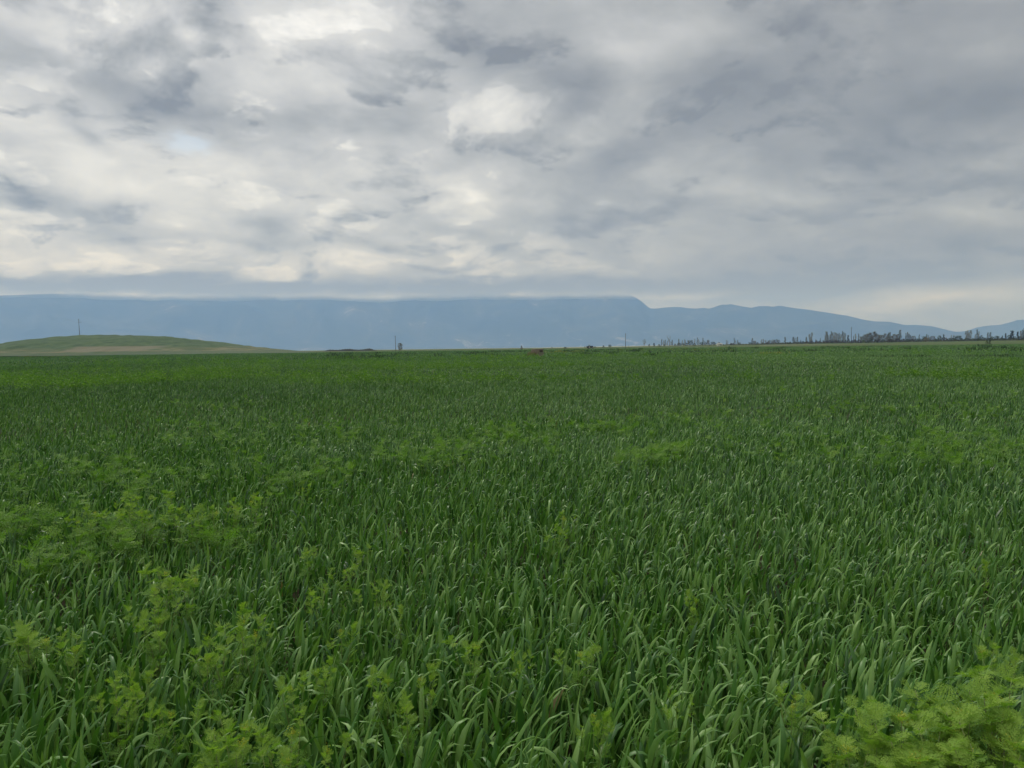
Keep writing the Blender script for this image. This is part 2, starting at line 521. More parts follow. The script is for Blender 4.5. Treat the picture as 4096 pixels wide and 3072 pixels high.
def feather(L, npin, nlf, r):
    """a twice-divided leaf along +x, flat in xy with a little droop; returns quads (M,4,3)"""
    out = []
    for i in range(npin):
        s = .18 + .82 * i / (npin - 1)
        pl = L * .42 * math.sin(math.pi * (0.18 + .78 * s)) * r.uniform(.85, 1.1) + L * .03
        for sg in (1, -1):
            a = R(r.uniform(46, 62))
            d = np.array([math.cos(a), sg * math.sin(a), r.uniform(-.1, .35)]); d /= np.linalg.norm(d)
            o0 = np.array([s * L, 0, -.12 * L * s * s])
            ts = np.linspace(.18, 1, nlf)
            C = o0 + d * (ts * pl)[:, None]
            out.append(diamonds(o0[None], d[None], np.array([[-d[1], d[0], 0]]), np.array([pl]), np.array([.0011 + .0 * pl])))
            for sg2 in (1, -1):
                b = a * sg + sg2 * R(r.uniform(35, 55))
                D = np.stack([np.full(nlf, math.cos(b)), np.full(nlf, math.sin(b)), r.uniform(-.2, .4, nlf)], -1)
                S = np.stack([-D[:, 1], D[:, 0], r.uniform(-.5, .5, nlf)], -1)
                ln = pl * .42 * (1.15 - .6 * ts)
                out.append(diamonds(C, D, S, ln, ln * .15 + .0004))
    out.append(diamonds(np.zeros((1, 3)), np.array([[1., 0, -.06]]), np.array([[0, 1., 0]]), np.array([L]), np.array([.0014])))
    return np.concatenate(out)


def place(Qd, loc, az, pitch, roll=0.0, sc_=1.0):
    M = Euler((roll, -pitch, az), 'XYZ').to_matrix()
    return (Qd * sc_) @ np.array(M).T + np.asarray(loc)


def quads_obj(name, qd, mat, parent, rnd):
    n = len(qd)
    return raw_mesh(name, qd.reshape(-1, 3), np.arange(n * 4).reshape(n, 4), mat, parent,
                    attrs={'rnd': np.repeat(rnd, 4), 't': np.tile([0, .5, 1, .5], n)})


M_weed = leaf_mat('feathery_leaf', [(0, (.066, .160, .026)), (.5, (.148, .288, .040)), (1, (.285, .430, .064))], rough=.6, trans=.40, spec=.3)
M_weedstem = plain('weed_stem', (.16, .20, .06), .6, .2, 12)
M_flower = leaf_mat('weed_buds', [(0, (.28, .34, .05)), (1, (.44, .45, .05))], rough=.6, trans=.3, spec=.3)


def make_weed(seed, H, wide, nleaf, buds):
    r = np.random.default_rng(seed)
    root = empty('feathery_weed')
    st = MB()
    pts = [Vector((0, 0, 0))]
    lean = Vector((r.normal(0, .05), r.normal(0, .05), 1))
    for i in range(1, 7):
        pts.append(Vector((lean.x * H * i / 6 + r.normal(0, .006), lean.y * H * i / 6 + r.normal(0, .006), H * i / 6)))
    st.tube(pts, [.0042, .004, .0037, .0033, .0028, .0022, .0012], 6)
    tips = [pts[-1]]
    axes = [(pts, 0.30, 1.0, nleaf)]
    for b in range(int(r.integers(2, 4))):
        t = r.uniform(.45, .72); k = t * 6; i = int(k)
        p0 = pts[i].lerp(pts[i + 1], k - i)
        az = r.uniform(0, 6.28); ln = H * (.97 - t) * r.uniform(.75, 1.0)
        d = Vector((math.cos(az) * .62, math.sin(az) * .62, .8))
        bp = [p0 + d * (ln * j / 3) + Vector((0, 0, .012 * j * j)) for j in range(4)]
        st.tube(bp, [.0024, .002, .0016, .001], 5)
        tips.append(bp[-1]); axes.append((bp, .25, 1.0, max(4, nleaf // 3)))
    st.build('stem', M_weedstem, root, True)
    fe = [feather(.095, 8, 4, r), feather(.080, 7, 4, r), feather(.060, 7, 4, r)]
    L, rn = [], []
    for pp, t0, t1, nl in axes:
        for i in range(nl):
            t = t0 + (t1 - t0) * (i + r.random()) / nl; t = min(t, .999)
            k = t * (len(pp) - 1); j = int(k); p0 = pp[j].lerp(pp[j + 1], k - j)
            az = i * 2.4 + r.normal(0, .4)
            s_ = wide * (1.25 - .55 * t) * r.uniform(.8, 1.25)
            L.append(place(fe[int(r.integers(3))], p0, az, R(r.uniform(-5, 30) + 18 * t), r.normal(0, .3), s_))
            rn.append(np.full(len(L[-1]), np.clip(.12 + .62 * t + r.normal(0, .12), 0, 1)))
    for tp in tips:      # young leaves crowded at each tip
        for i in range(6):
            L.append(place(fe[2], tp + Vector((0, 0, r.uniform(-.045, .005))), i * 1.05 + r.random(), R(r.uniform(8, 58)), r.normal(0, .3), wide * r.uniform(.55, 1.0)))
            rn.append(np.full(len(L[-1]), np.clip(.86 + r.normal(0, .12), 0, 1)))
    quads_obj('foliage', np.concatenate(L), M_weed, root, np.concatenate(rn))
    if buds:
        Bq, rb = [], []
        for tp in tips[:1]:
            n = 60
            C = np.array(tp) + r.normal(0, 1, (n, 3)) * [.010, .010, .007] + [0, 0, .012]
            D = r.normal(0, 1, (n, 3)); D /= np.linalg.norm(D, axis=1)[:, None]
            S = np.cross(D, r.normal(0, 1, (n, 3))); S /= np.linalg.norm(S, axis=1)[:, None]
            Bq.append(diamonds(C, D, S, np.full(n, .006), np.full(n, .0025))); rb.append(r.random(n))
        quads_obj('flower_head', np.concatenate(Bq), M_flower, root, np.concatenate(rb))
    return root


WEEDS = [make_weed(100 + i, *a) for i, a in enumerate([(.66, 1.0, 11, 1), (.60, .95, 10, 1), (.70, 1.1, 13, 1), (.56, .85, 8, 0), (.64, 1.15, 12, 1), (.58, .75, 7, 1)])]
used = [False] * len(WEEDS)
ORD = 'first second third fourth fifth sixth seventh eighth ninth tenth eleventh twelfth thirteenth fourteenth fifteenth sixteenth seventeenth eighteenth nineteenth twentieth'.split()


def put_weed(px, py, size, var, label, group, zt=.62, wsz=.60, drop=0.0):
    zt = zt * .90
    """the tip of the plant at a point of the frame (2212 scale)"""
    d = ray(px * 1.8517, py * 1.8517)
    t = (CAMZ - zt - .03) / -d.z
    x, y = d.x * t, d.y * t
    x, y = x, y
    z0 = float(gz(x, y)); zt_w = zt
    o = WEEDS[var]
    if used[var]: o = copy_tree(o)
    used[var] = True
    H = [.66, .60, .70, .56, .64, .58][var]
    s = (zt_w - drop) / H
    o.location = (x, y, z0); o.rotation_euler = (0, 0, rng.uniform(0, 6.28)); o.scale = (size * wsz, size * wsz, s)
    tag(o, label, 'weed', group)


WSZ = .80
patches = [
    ('pale mid-distance weed patch, from its mound end', 'yellow green feathery weed', 'feathery weeds in the pale patch',
     [(175, 1122, .95), (208, 1100, 1.0), (245, 1108, 1.1), (268, 1088, 1.05), (292, 1072, 1.35), (305, 1105, 1.2), (330, 1110, 1.1), (357, 1064, 1.35), (380, 1092, 1.2), (405, 1110, 1.0), (432, 1098, 1.2), (468, 1100, 1.1), (505, 1093, 1.2), (540, 1082, 1.1), (562, 1068, 1.0)], .64),
    ('bushy band below the pale patch', 'tall bushy feathery weed', 'feathery weeds in the bushy band',
     [(345, 1262, 1.1), (372, 1232, 1.4), (395, 1250, 1.3), (318, 1300, 1.2), (338, 1335, 1.0), (520, 1332, 1.1), (488, 1372, 1.3), (455, 1400, 1.0), (545, 1360, .9)], .66),
    ('near wheat below the mound', 'leafy feathery weed', 'feathery weeds before the mound side',
     [(62, 1358, 1.5), (95, 1366, 1.2), (165, 1384, 1.0), (248, 1468, 1.1), (300, 1472, 1.0), (262, 1500, .9), (385, 1530, .9), (507, 1552, 1.0), (482, 1592, 1.3), (530, 1600, 1.2), (612, 1568, 1.2), (600, 1630, 1.1)], .62),
    ('loose scatter through the middle wheat', 'single slender feathery weed', 'feathery weeds scattered in the middle',
     [(660, 1190, .9), (685, 1278, 1.1), (738, 1226, .8), (785, 1184, .9), (805, 1262, 1.1), (862, 1308, .7), (738, 1360, .8), (690, 1440, .8), (640, 1472, .9), (830, 1462, .8), (882, 1512, .8), (925, 1458, .7), (1005, 1384, 1.0), (655, 1052, .8), (720, 1605, .8)], .60),
    ('thin sprinkle under the drum-shaped well', 'small feathery weed sprig', 'feathery weeds sprinkled past the middle',
     [(1127, 1408, .7), (1220, 1112, 1.1), (1205, 1145, .9), (1242, 1402, .9), (1282, 1545, .7), (1467, 1498, .6), (1300, 1560, .5), (1715, 1488, .8), (1708, 1508, .8), (1500, 1290, .6)], .58),
    ('edge row above the corner thicket', 'upright feathery weed', 'feathery weeds above the thicket',
     [(2122, 1216, .5), (2150, 1404, 1.0), (2176, 1420, .8)], .58),
]
vi = 0
for where, look, grp, pts, zt in patches:
    for i, (px, py, s) in enumerate(sorted(pts)):
        put_weed(px, py, s, vi % 6, f'{look}, {ORD[i]} in the {where}', grp, zt); vi += 1
thicket = [(1812, 1650, .6, .50), (1838, 1612, .7, .54), (1868, 1572, .9, .62), (1880, 1610, 1.2, .62), (1915, 1545, 1.3, .66), (1945, 1532, 1.4, .68), (1985, 1545, 1.3, .66), (2005, 1590, 1.3, .66),
           (1960, 1600, 1.3, .64), (2035, 1520, 1.2, .68), (2062, 1498, 1.3, .72), (2095, 1540, 1.3, .68), (2060, 1588, 1.3, .68), (2120, 1580, 1.3, .70), (2150, 1520, 1.3, .72), (2172, 1472, 1.4, .76),
           (2205, 1452, 1.4, .78), (2165, 1575, 1.4, .72), (2205, 1530, 1.3, .74), (2200, 1610, 1.3, .72)]
for i, (px, py, s, zt) in enumerate(sorted(thicket)):
    put_weed(px, py, s, vi % 5, f'bright feathery weed, {ORD[i]} in the corner thicket, from the wheat side', 'feathery weeds of the corner thicket', zt, .80, .02); vi += 1


def weed_carpet():
    """the weeds further off, which run together into pale patches"""
    r = np.random.default_rng(5)
    base_leaf = [feather(.10, 5, 3, r) for _ in range(3)]
    n = 12000
    rr = 9 * (150 / 9) ** r.random(n); a = r.uniform(-.66, .66, n)
    x = np.sin(a) * rr; y = np.cos(a) * rr
    pn = vnoise(x, y, .16, 21) * .55 + vnoise(x, y, .05, 22) * .45
    side = np.clip(-x / rr * .25, -.04, .12)
    keep = pn + side * (rr < 45) - .05 * (rr > 60) + r.normal(0, .06, n) > .57
    x, y, rr = x[keep], y[keep], rr[keep]
    hot = [(1400, 975, 34, 40), (1455, 958, 26, 26), (1330, 912, 40, 26), (930, 968, 50, 30), (1105, 930, 50, 30), (1500, 900, 60, 24), (620, 1010, 70, 26), (150, 1000, 90, 26), (60, 1100, 60, 18), (300, 1000, 110, 26), (420, 1125, 90, 14), (250, 1130, 60, 12),
           (2000, 960, 60, 20), (1950, 840, 110, 30), (1760, 872, 90, 24), (1600, 830, 90, 20), (120, 1180, 60, 12), (2100, 880, 70, 24), (700, 920, 80, 26), (400, 930, 120, 30)]
    hx, hy = [], []
    for (px, py, sp_, k) in hot:
        for j in range(k):
            d = ray((px + r.normal(0, sp_)) * 1.8517, (py + r.normal(0, sp_ * .22)) * 1.8517)
            t = (CAMZ - .52) / max(1e-3, -d.z); hx.append(d.x * t); hy.append(d.y * t)
    x = np.concatenate([x, hx]); y = np.concatenate([y, hy]); rr = np.hypot(x, y)
    VV, RN = [], []
    for i in range(len(x)):
        if rr[i] < 30: k, big = 9, 1.0
        elif rr[i] < 70: k, big = 5, 1.9
        else: k, big = 2, 3.2
        z = float(gz(x[i], y[i]))
        for j in range(k):
            if rr[i] < 30:
                qd = base_leaf[j % 3]
            else:
                C = r.normal(0, .06, (14, 3)); D = r.normal(0, 1, (14, 3)); D[:, 2] = np.abs(D[:, 2]); D /= np.linalg.norm(D, axis=1)[:, None]
                S = np.cross(D, r.normal(0, 1, (14, 3))); S /= np.linalg.norm(S, axis=1)[:, None]
                qd = diamonds(C, D, S, np.full(14, .05), np.full(14, .010))
            s_ = r.uniform(.8, 1.3) * (big if rr[i] > 30 else 1.0)
            p0 = (x[i] + r.normal(0, .03), y[i] + r.normal(0, .03), z + r.uniform(.33, .50))
            VV.append(place(qd, p0, r.uniform(0, 6.28), R(r.uniform(0, 60)), 0, s_))
            RN.append(np.full(len(qd), np.clip(r.normal(.42 if rr[i] < 30 else .26, .16), 0, 1)))
    V = np.concatenate(VV)
    o = quads_obj('weed_carpet', V, M_weed, None, np.concatenate(RN))
    tag(o, 'yellow green feathery weeds running together through the farther wheat', 'weeds', kind='stuff')


weed_carpet()

# ------------------------------------------------------------------ far field edge: tufts, flowers, track
def tufts(name, spots, mat, label, cat, r, per=14, hgt=(.5, .9), wid=.10, spread=.5):
    C, D, S, ln, wd, rn = [], [], [], [], [], []
    for (x, y, sz) in spots:
        n = per
        z = float(gz(x, y))
        c = np.stack([x + r.normal(0, spread * sz, n), y + r.normal(0, spread * sz, n), np.full(n, z - .12)], -1)
        d = np.stack([r.normal(0, .35, n), r.normal(0, .35, n), np.ones(n)], -1); d /= np.linalg.norm(d, axis=1)[:, None]
        s = np.cross(d, r.normal(0, 1, (n, 3))); s /= np.linalg.norm(s, axis=1)[:, None]
        C.append(c); D.append(d); S.append(s); ln.append(r.uniform(*hgt, n) * sz); wd.append(np.full(n, wid * sz)); rn.append(np.clip(r.normal(.5, .25, n), 0, 1))
    q = diamonds(np.concatenate(C), np.concatenate(D), np.concatenate(S), np.concatenate(ln), np.concatenate(wd))
    o = quads_obj(name, q, mat, None, np.concatenate(rn))
    tag(o, label, cat, kind='stuff')


M_dark = leaf_mat('dark_tuft', [(0, (.018, .045, .014)), (.6, (.035, .075, .020)), (1, (.06, .11, .03))], rough=.6, trans=.2)
M_yel = leaf_mat('mustard_flower', [(0, (.13, .17, .03)), (.6, (.26, .25, .05)), (1, (.38, .33, .05))], rough=.6, trans=.3)
r_ = np.random.default_rng(11)
sp = []
for i in range(900):
    px = r_.uniform(1250, 4200); d = r_.uniform(150, 330)
    if vnoise(np.array([px * .01]), np.array([d * .06]), 1.3, 31)[0] < .66: continue
    x, y, z = at(px, d); sp.append((x, y, r_.uniform(.8, 1.5)))
for (px, d, k, sz) in [(2125, 150, 4, 1.0), (2090, 140, 6, 1.0), (2230, 150, 6, 1.0), (2360, 170, 9, 1.1), (2330, 200, 6, 1), (2590, 130, 8, 1.1), (1360, 150, 12, 1.0), (1410, 155, 10, 1.0), (1490, 155, 14, 1.0), (1540, 170, 8, 1), (3500, 90, 14, .9), (3560, 88, 16, .9), (3700, 92, 16, .9), (3900, 90, 18, .9), (3990, 92, 18, .9), (4080, 150, 10, 1.0), (3180, 170, 6, .9)]:
    for j in range(k):
        x, y, z = at(px + r_.normal(0, 26), d + r_.normal(0, 2)); sp.append((x, y, sz * r_.uniform(.7, 1.1)))
tufts('dark_grass_tufts', sp, M_dark, 'dark coarse grass tufts dotting the far edge of the wheat', 'grass', r_, 16)
sp = []
for (p0, p1, d0, d1, k) in [(115, 150, 80, 84, 10), (180, 205, 82, 84, 12), (215, 255, 80, 83, 26), (2150, 2330, 215, 260, 60), (2660, 2980, 230, 300, 70), (3050, 3140, 110, 150, 20), (2400, 2700, 250, 320, 40), (60, 260, 360, 372, 60)]:
    for j in range(k):
        x, y, z = at(r_.uniform(p0, p1), r_.uniform(d0, d1)); sp.append((x, y, r_.uniform(.7, 1.1) * (.7 if d1 < 100 else 1.2)))
tufts('yellow_flowers', sp, M_yel, 'patches of yellow flowering mustard in the far wheat', 'flowers', r_, 12, (.5, .72), .05, .45)

# pale dirt track before the trees
M_track = plain('track_dust', (.42, .38, .28), .95, .15, .05)
tv = []
for i, px in enumerate(np.linspace(3040, 3460, 60)):
    for dd in (0, 9):
        x, y, z = at(px, 640 - 40 * i / 59 + dd); tv.append((x, y, z + .12))
i = np.arange(len(tv)).reshape(-1, 2)
o = raw_mesh('dirt_track', tv, np.stack([i[:-1, 0], i[1:, 0], i[1:, 1], i[:-1, 1]], -1), M_track); tag(o, kind='structure')

# ------------------------------------------------------------------ the mound
def hill():
    prof = [(-500, 1412), (-300, 1406), (-150, 1396), (0, 1385), (75, 1375), (125, 1372), (165, 1361), (300, 1345), (350, 1342), (520, 1342), (680, 1347), (850, 1369), (1024, 1393), (1100, 1400), (1200, 1410)]
    PX = np.linspace(-520, 1210, 220); PY = np.interp(PX, [p[0] for p in prof], [p[1] for p in prof])
    PY = np.convolve(np.pad(PY, 3, 'edge'), np.ones(7) / 7, 'valid')
    Dc = 455.0
    ys = np.concatenate([np.linspace(-85, 90, 60)])
    V = []
    for dy in ys:
        for px, py in zip(PX, PY):
            a, e = azel(px, py)
            x = math.tan(a) * Dc; y = Dc + dy
            top = CAMZ + math.tan(e) * math.hypot(x, Dc)
            g = float(gz(x, y))
            c = max(0.0, math.cos(math.pi / 2 * abs(dy) / 90)) ** 1.25
            V.append((x, y, g - .25 + max(0, top - g + .25) * c))
    V = np.array(V)
    h = (V[:, 2] - gz(V[:, 0], V[:, 1])) / 10
    V[:, 2] += ((vnoise(V[:, 0], V[:, 1], .25, 41) - .5) * .8 + (vnoise(V[:, 0], V[:, 1], .08, 42) - .5) * .7) * np.clip(h * 4, 0, 1)
    n = len(PX); i = np.arange(len(V)).reshape(len(ys), n)
    q = np.stack([i[:-1, :-1], i[:-1, 1:], i[1:, 1:], i[1:, :-1]], -1).reshape(-1, 4)
    m, nt, p = new_mat('mound_grass')
    P = pos(nt); sep = nt.nodes.new('ShaderNodeSeparateXYZ'); nt.links.new(P, sep.inputs[0])
    x, y, z = (E(nt, s) for s in sep.outputs)
    mp = nt.nodes.new('ShaderNodeMapping'); mp.inputs['Scale'].default_value = (.035, .05, .55); nt.links.new(P, mp.inputs[0])
    st = noise(nt, mp.outputs[0], 1.0, 6, .65)
    gr = ramp(nt, noise(nt, P, .22, 7, .75), [(.32, (.013, .040, .009)), (.5, (.028, .070, .016)), (.68, (.058, .098, .026))])
    dry = ramp(nt, st, [(.30, (.030, .066, .018)), (.45, (.060, .082, .026)), (.56, (.135, .126, .060)), (.66, (.045, .072, .022)), (.80, (.120, .112, .052))])
    hh = (st - .5) * 5.0 + z
    rightdry = x.sstep(-165, -140) * 3.5
    f = ((noise(nt, P, .03, 4) - .5) * 5.0 + hh + rightdry * -1.0).sstep(2.9, 4.6)
    low = ((noise(nt, P, .05, 4) - .5) * 3.0 + hh).sstep(2.9, 1.8)
    c = mixc(nt, f, dry, gr)
    c = mixc(nt, low * .85, c, (.036, .072, .022))
    fld = x.sstep(-224, -219) * x.sstep(-178, -186) * z.sstep(2.2, 2.7) * z.sstep(5.4, 4.8)
    c = mixc(nt, fld * .85, c, (.13, .122, .075))
    nt.links.new(c, p.inputs['Base Color']); p.inputs['Roughness'].default_value = .95
    o = raw_mesh('hill', V, q, m); tag(o, kind='structure')
    return o


hill()

# ------------------------------------------------------------------ mountains
def mountains(name, prof, dist, depth, seed, a_pad, mat):
    AZ = [azel(px, py) for px, py in prof]
    azs = np.array([a for a, e in AZ]); els = np.array([e for a, e in AZ])
    na, nr = 520, 60
    aa = np.linspace(azs[0], azs[-1], na)
    el = np.interp(aa, azs, els)
    dd = np.linspace(-1, 1, nr)
    V = []
    r = np.random.default_rng(seed)
    for d in dd:
        Rr = dist + d * depth
        ridge = (1 - abs(d)) ** (1.15 if d < 0 else .8)
        x = np.sin(aa) * Rr; y = np.cos(aa) * Rr
        n1 = 1 - np.abs(vnoise(x, y, 1 / 1400, seed) * 2 - 1); n2 = 1 - np.abs(vnoise(x, y, 1 / 520, seed + 1) * 2 - 1); n3 = vnoise(x, y, 1 / 170, seed + 2)
        top = np.tan(el) * dist + CAMZ
        h = top * ridge * (1 + (.55 * (n1 - .6) + .28 * (n2 - .6) + .10 * (n3 - .5)) * (1 - ridge) * 1.4)
        # nothing may stand above the skyline as seen from the field
        h = np.minimum(h, (np.tan(el) * Rr) * .985 + CAMZ) if abs(d) > 1e-6 else top
        V.append(np.stack([x, y, np.maximum(h, -.5)], -1))
    V = np.concatenate(V); i = np.arange(na * nr).reshape(nr, na)
    q = np.stack([i[:-1, :-1], i[:-1, 1:], i[1:, 1:], i[1:, :-1]], -1).reshape(-1, 4)
    cl = np.tile(np.clip((R(3.2) - np.interp(aa, azs, [a for a in azs])) * 0 + smooth(azel(2610, 1230)[0], azel(2545, 1230)[0], aa), 0, 1), nr)
    o = raw_mesh(name, V, q, mat, attrs={'cloud': cl}); tag(o, kind='structure')


def mount_mat():
    m, nt, p = new_mat('mountain_slope')
    P = pos(nt)
    mp = nt.nodes.new('ShaderNodeMapping'); mp.inputs['Scale'].default_value = (1.0, 1.0, .45); nt.links.new(P, mp.inputs[0])
    f = noise(nt, mp.outputs[0], .0016, 9, .68, .8)
    c = ramp(nt, f, [(.30, (.010, .016, .014)), (.50, (.030, .036, .028)), (.62, (.06, .06, .045)), (.72, (.26, .24, .21))])
    # pale fans of gravel at the foot
    sep = nt.nodes.new('ShaderNodeSeparateXYZ'); nt.links.new(P, sep.inputs[0])
    x, y, z = (E(nt, q_) for q_ in sep.outputs)
    fan = noise(nt, mp.outputs[0], .0035, 6, .6, 1.2).sstep(.55, .68) * z.sstep(330, 40) * x.sstep(-2500, 0) * x.sstep(4000, 2500)
    c = mixc(nt, fan, c, (.22, .21, .185))
    nt.links.new(c, p.inputs['Base Color']); p.inputs['Roughness'].default_value = 1.0
    p.inputs['Specular IOR Level'].default_value = 0.0
    # the top of the big massif is lost in the cloud that lies on it
    w = noise(nt, P, .0011, 5, .6)
    h = (w - .5) * 170.0 + z
    fade = (h.sstep(765, 915) * attr(nt, 'cloud'))
    tr = nt.nodes.new('ShaderNodeBsdfTransparent')
    mx = nt.nodes.new('ShaderNodeMixShader'); nt.links.new(fade.s, mx.inputs[0])
    nt.links.new(p.outputs[0], mx.inputs[1]); nt.links.new(tr.outputs[0], mx.inputs[2])
    nt.links.new(mx.outputs[0], nt.nodes['Material Output'].inputs['Surface'])
    return m


MM = mount_mat()
SKY1 = [(-900, 1190), (-400, 1184), (0, 1178), (180, 1172), (350, 1168), (560, 1166), (700, 1166), (900, 1162), (1150, 1157), (1350, 1156), (1500, 1155), (1750, 1154), (2048, 1152), (2200, 1153), (2380, 1153), (2470, 1160), (2515, 1173), (2545, 1187), (2570, 1205), (2588, 1222), (2600, 1230), (2615, 1232), (2630, 1231), (2660, 1227), (2700, 1225), (2725, 1226), (2745, 1230), (2780, 1232), (2815, 1229), (2835, 1232), (2855, 1227), (2875, 1219), (2892, 1215), (2905, 1217), (2922, 1213), (2945, 1219), (2980, 1225), (3005, 1229), (3035, 1222), (3075, 1222), (3088, 1225), (3120, 1220), (3170, 1229), (3230, 1236), (3300, 1247), (3390, 1261), (3450, 1276), (3500, 1284), (3560, 1286), (3620, 1299), (3660, 1298), (3730, 1304), (3800, 1322), (3860, 1333), (3960, 1350), (4096, 1362), (4400, 1372), (4800, 1374)]
mountains('mountains', SKY1, 13300, 1900, 51, .1, MM)
SKY2 = [(3500, 1372), (3700, 1345), (3800, 1330), (3870, 1322), (3905, 1309), (3945, 1302), (4000, 1298), (4040, 1288), (4070, 1278), (4100, 1277), (4180, 1281), (4300, 1268), (4500, 1262), (4800, 1275), (5400, 1300)]
mountains('hills', SKY2, 15600, 380, 61, .1, MM)

# ------------------------------------------------------------------ far trees
def tri_diam(name, C, D, S, ln, wd, mat, parent, r):
    q = diamonds(C, D, S, ln, wd)
    return quads_obj(name, q, mat, parent, np.clip(r.normal(.5, .22, len(q)), 0, 1))


def twig_mat(name, a, b, c, trans=.15):
    return leaf_mat(name, [(0, a), (.5, b), (1, c)], rough=.8, trans=trans, spec=.15)


M_bark = plain('grey_bark', (.22, .20, .17), .9, .3, 1.5)
M_palebark = plain('pale_bark', (.24, .215, .18), .9, .25, 1.5)
CROWN = {
    'poplar_pale': twig_mat('pale_twigs', (.14, .14, .10), (.22, .21, .155), (.30, .28, .22)),
    'poplar_dark': twig_mat('dark_twigs', (.075, .085, .070), (.12, .13, .105), (.17, .18, .145)),
    'tree_bare': twig_mat('grey_twigs', (.10, .095, .078), (.16, .15, .125), (.23, .215, .185)),
    'tree_tan': twig_mat('tan_twigs', (.14, .12, .08), (.23, .195, .135), (.30, .26, .19)),
    'tree_dark': twig_mat('dark_leaves', (.034, .048, .030), (.058, .078, .046), (.09, .11, .06), .25),
    'conifer': twig_mat('needles', (.030, .040, .036), (.050, .062, .054), (.08, .09, .08)),
    'bush': twig_mat('bush_leaves', (.038, .050, .032), (.068, .084, .052), (.11, .125, .072), .25),
    'bush_brown': twig_mat('brown_twigs', (.045, .034, .030), (.080, .062, .054), (.13, .105, .09)),
    'bush_green': twig_mat('fresh_leaves', (.06, .09, .035), (.12, .16, .07), (.20, .24, .12), .3),
    'bush_tan': twig_mat('tan_leaves', (.12, .09, .04), (.22, .165, .075), (.32, .25, .13), .25),
}
SHAPE = {  # radius against height for a 10 m tall, 10 m wide unit plant; trunk height; clumps; leaf size
    'poplar_pale': (lambda t: .5 * np.clip(np.sin(np.pi * np.clip(.16 + .84 * t, 0, 1)) ** .6, .12, 1), .10, 26, .9, .10),
    'poplar_dark': (lambda t: .5 * np.clip(np.sin(np.pi * np.clip(.22 + .78 * t, 0, 1)) ** .8, .06, 1), .08, 24, .8, .13),
    'tree_bare': (lambda t: .5 * np.clip(np.sin(np.pi * np.clip(.12 + .80 * t, 0, 1)) ** .6, .1, 1), .12, 34, 1.0, .17),
    'tree_tan': (lambda t: .5 * np.clip(np.sin(np.pi * np.clip(.05 + .8 * t, 0, 1)) ** .9, .1, 1), .28, 18, 1.0, .08),
    'tree_dark': (lambda t: .5 * np.clip(np.sin(np.pi * np.clip(.15 + .78 * t, 0, 1)) ** .55, .1, 1), .22, 26, .9, .26),
    'conifer': (lambda t: .5 * np.clip(1.02 - t, .03, 1) ** .9, .06, 26, .8, .16),
    'bush': (lambda t: .5 * np.clip(np.cos(np.pi / 2 * np.clip(t, 0, 1)) ** .5, .1, 1), .06, 22, 1.1, .28),
}
for k in ('bush_brown', 'bush_green', 'bush_tan'): SHAPE[k] = SHAPE['bush']


def make_tree(kind, seed):
    r = np.random.default_rng(seed)
    rad, th, ncl, ll, lw = SHAPE[kind]
    root = empty('bush' if kind.startswith('bush') else {'poplar_pale': 'poplar_tree', 'poplar_dark': 'poplar_tree', 'tree_bare': 'bare_tree', 'tree_tan': 'bare_tree', 'tree_dark': 'leafy_tree', 'conifer': 'conifer_tree'}[kind])
    tk = MB(); slim = kind.startswith('poplar') or kind == 'conifer'
    top = 9.6 if slim else (6.5 if kind.startswith('tree') else 4)
    w0 = .50 if slim else .32
    tk.tube([(0, 0, -.4), (.05, 0, top * .3), (-.06, .05, top * .65), (0, 0, top)], [w0, w0 * .8, w0 * .5, w0 * .12], 6)
    for i in range(8 if not kind.startswith('bush') else 5):
        a = i * 2.4 + r.random(); z0 = r.uniform(th * 10, 6 if slim else 4.5); t = z0 / 10
        ln = (2.4 if slim else r.uniform(2.5, 4.2)); o_ = .9 if slim else 1.0
        p1 = Vector((math.cos(a) * rad(min(1, t + .2)) * 7 * o_, math.sin(a) * rad(min(1, t + .2)) * 7 * o_, z0 + ln))
        tk.tube([(0, 0, z0), p1 * .5 + Vector((0, 0, z0 * .5 - .1)), p1], [w0 * .4, w0 * .28, w0 * .08], 4)
    tk.build('stem' if kind.startswith('bush') else 'trunk', M_palebark if kind in ('poplar_pale', 'tree_tan') else M_bark, root, True)
    C, D = [], []
    for i in range(ncl):
        t = th + (1 - th) * (i + r.random()) / ncl; t = min(t, .97)
        a = r.uniform(0, 6.28); rr = rad(np.array([(t - th) / (1 - th)]))[0] * 10 * r.uniform(.25, .92) ** .6
        c = np.array([math.cos(a) * rr, math.sin(a) * rr, t * 10])
        n = 26
        sp = (.55, .55, .8) if not slim else (1.1, 1.1, .7)
        C.append(c + r.normal(0, 1, (n, 3)) * np.array(sp))
        d = r.normal(0, .6, (n, 3)) + np.array([math.cos(a) * .4, math.sin(a) * .4, 1.3 if kind not in ('tree_dark', 'bush', 'bush_tan', 'bush_green') else .35])
        D.append(d / np.linalg.norm(d, axis=1)[:, None])
    C = np.concatenate(C); D = np.concatenate(D); C[:, 2] = np.clip(C[:, 2], .15, 9.6)
    S = np.cross(D, r.normal(0, 1, C.shape)); S /= np.linalg.norm(S, axis=1)[:, None]
    n = len(C)
    tri_diam('foliage' if kind.startswith('bush') else 'crown', C, D, S, r.uniform(.6, 1.4, n) * ll, r.uniform(.6, 1.4, n) * lw * (2.2 if slim else 1.0), CROWN[kind], root, r)
    return root


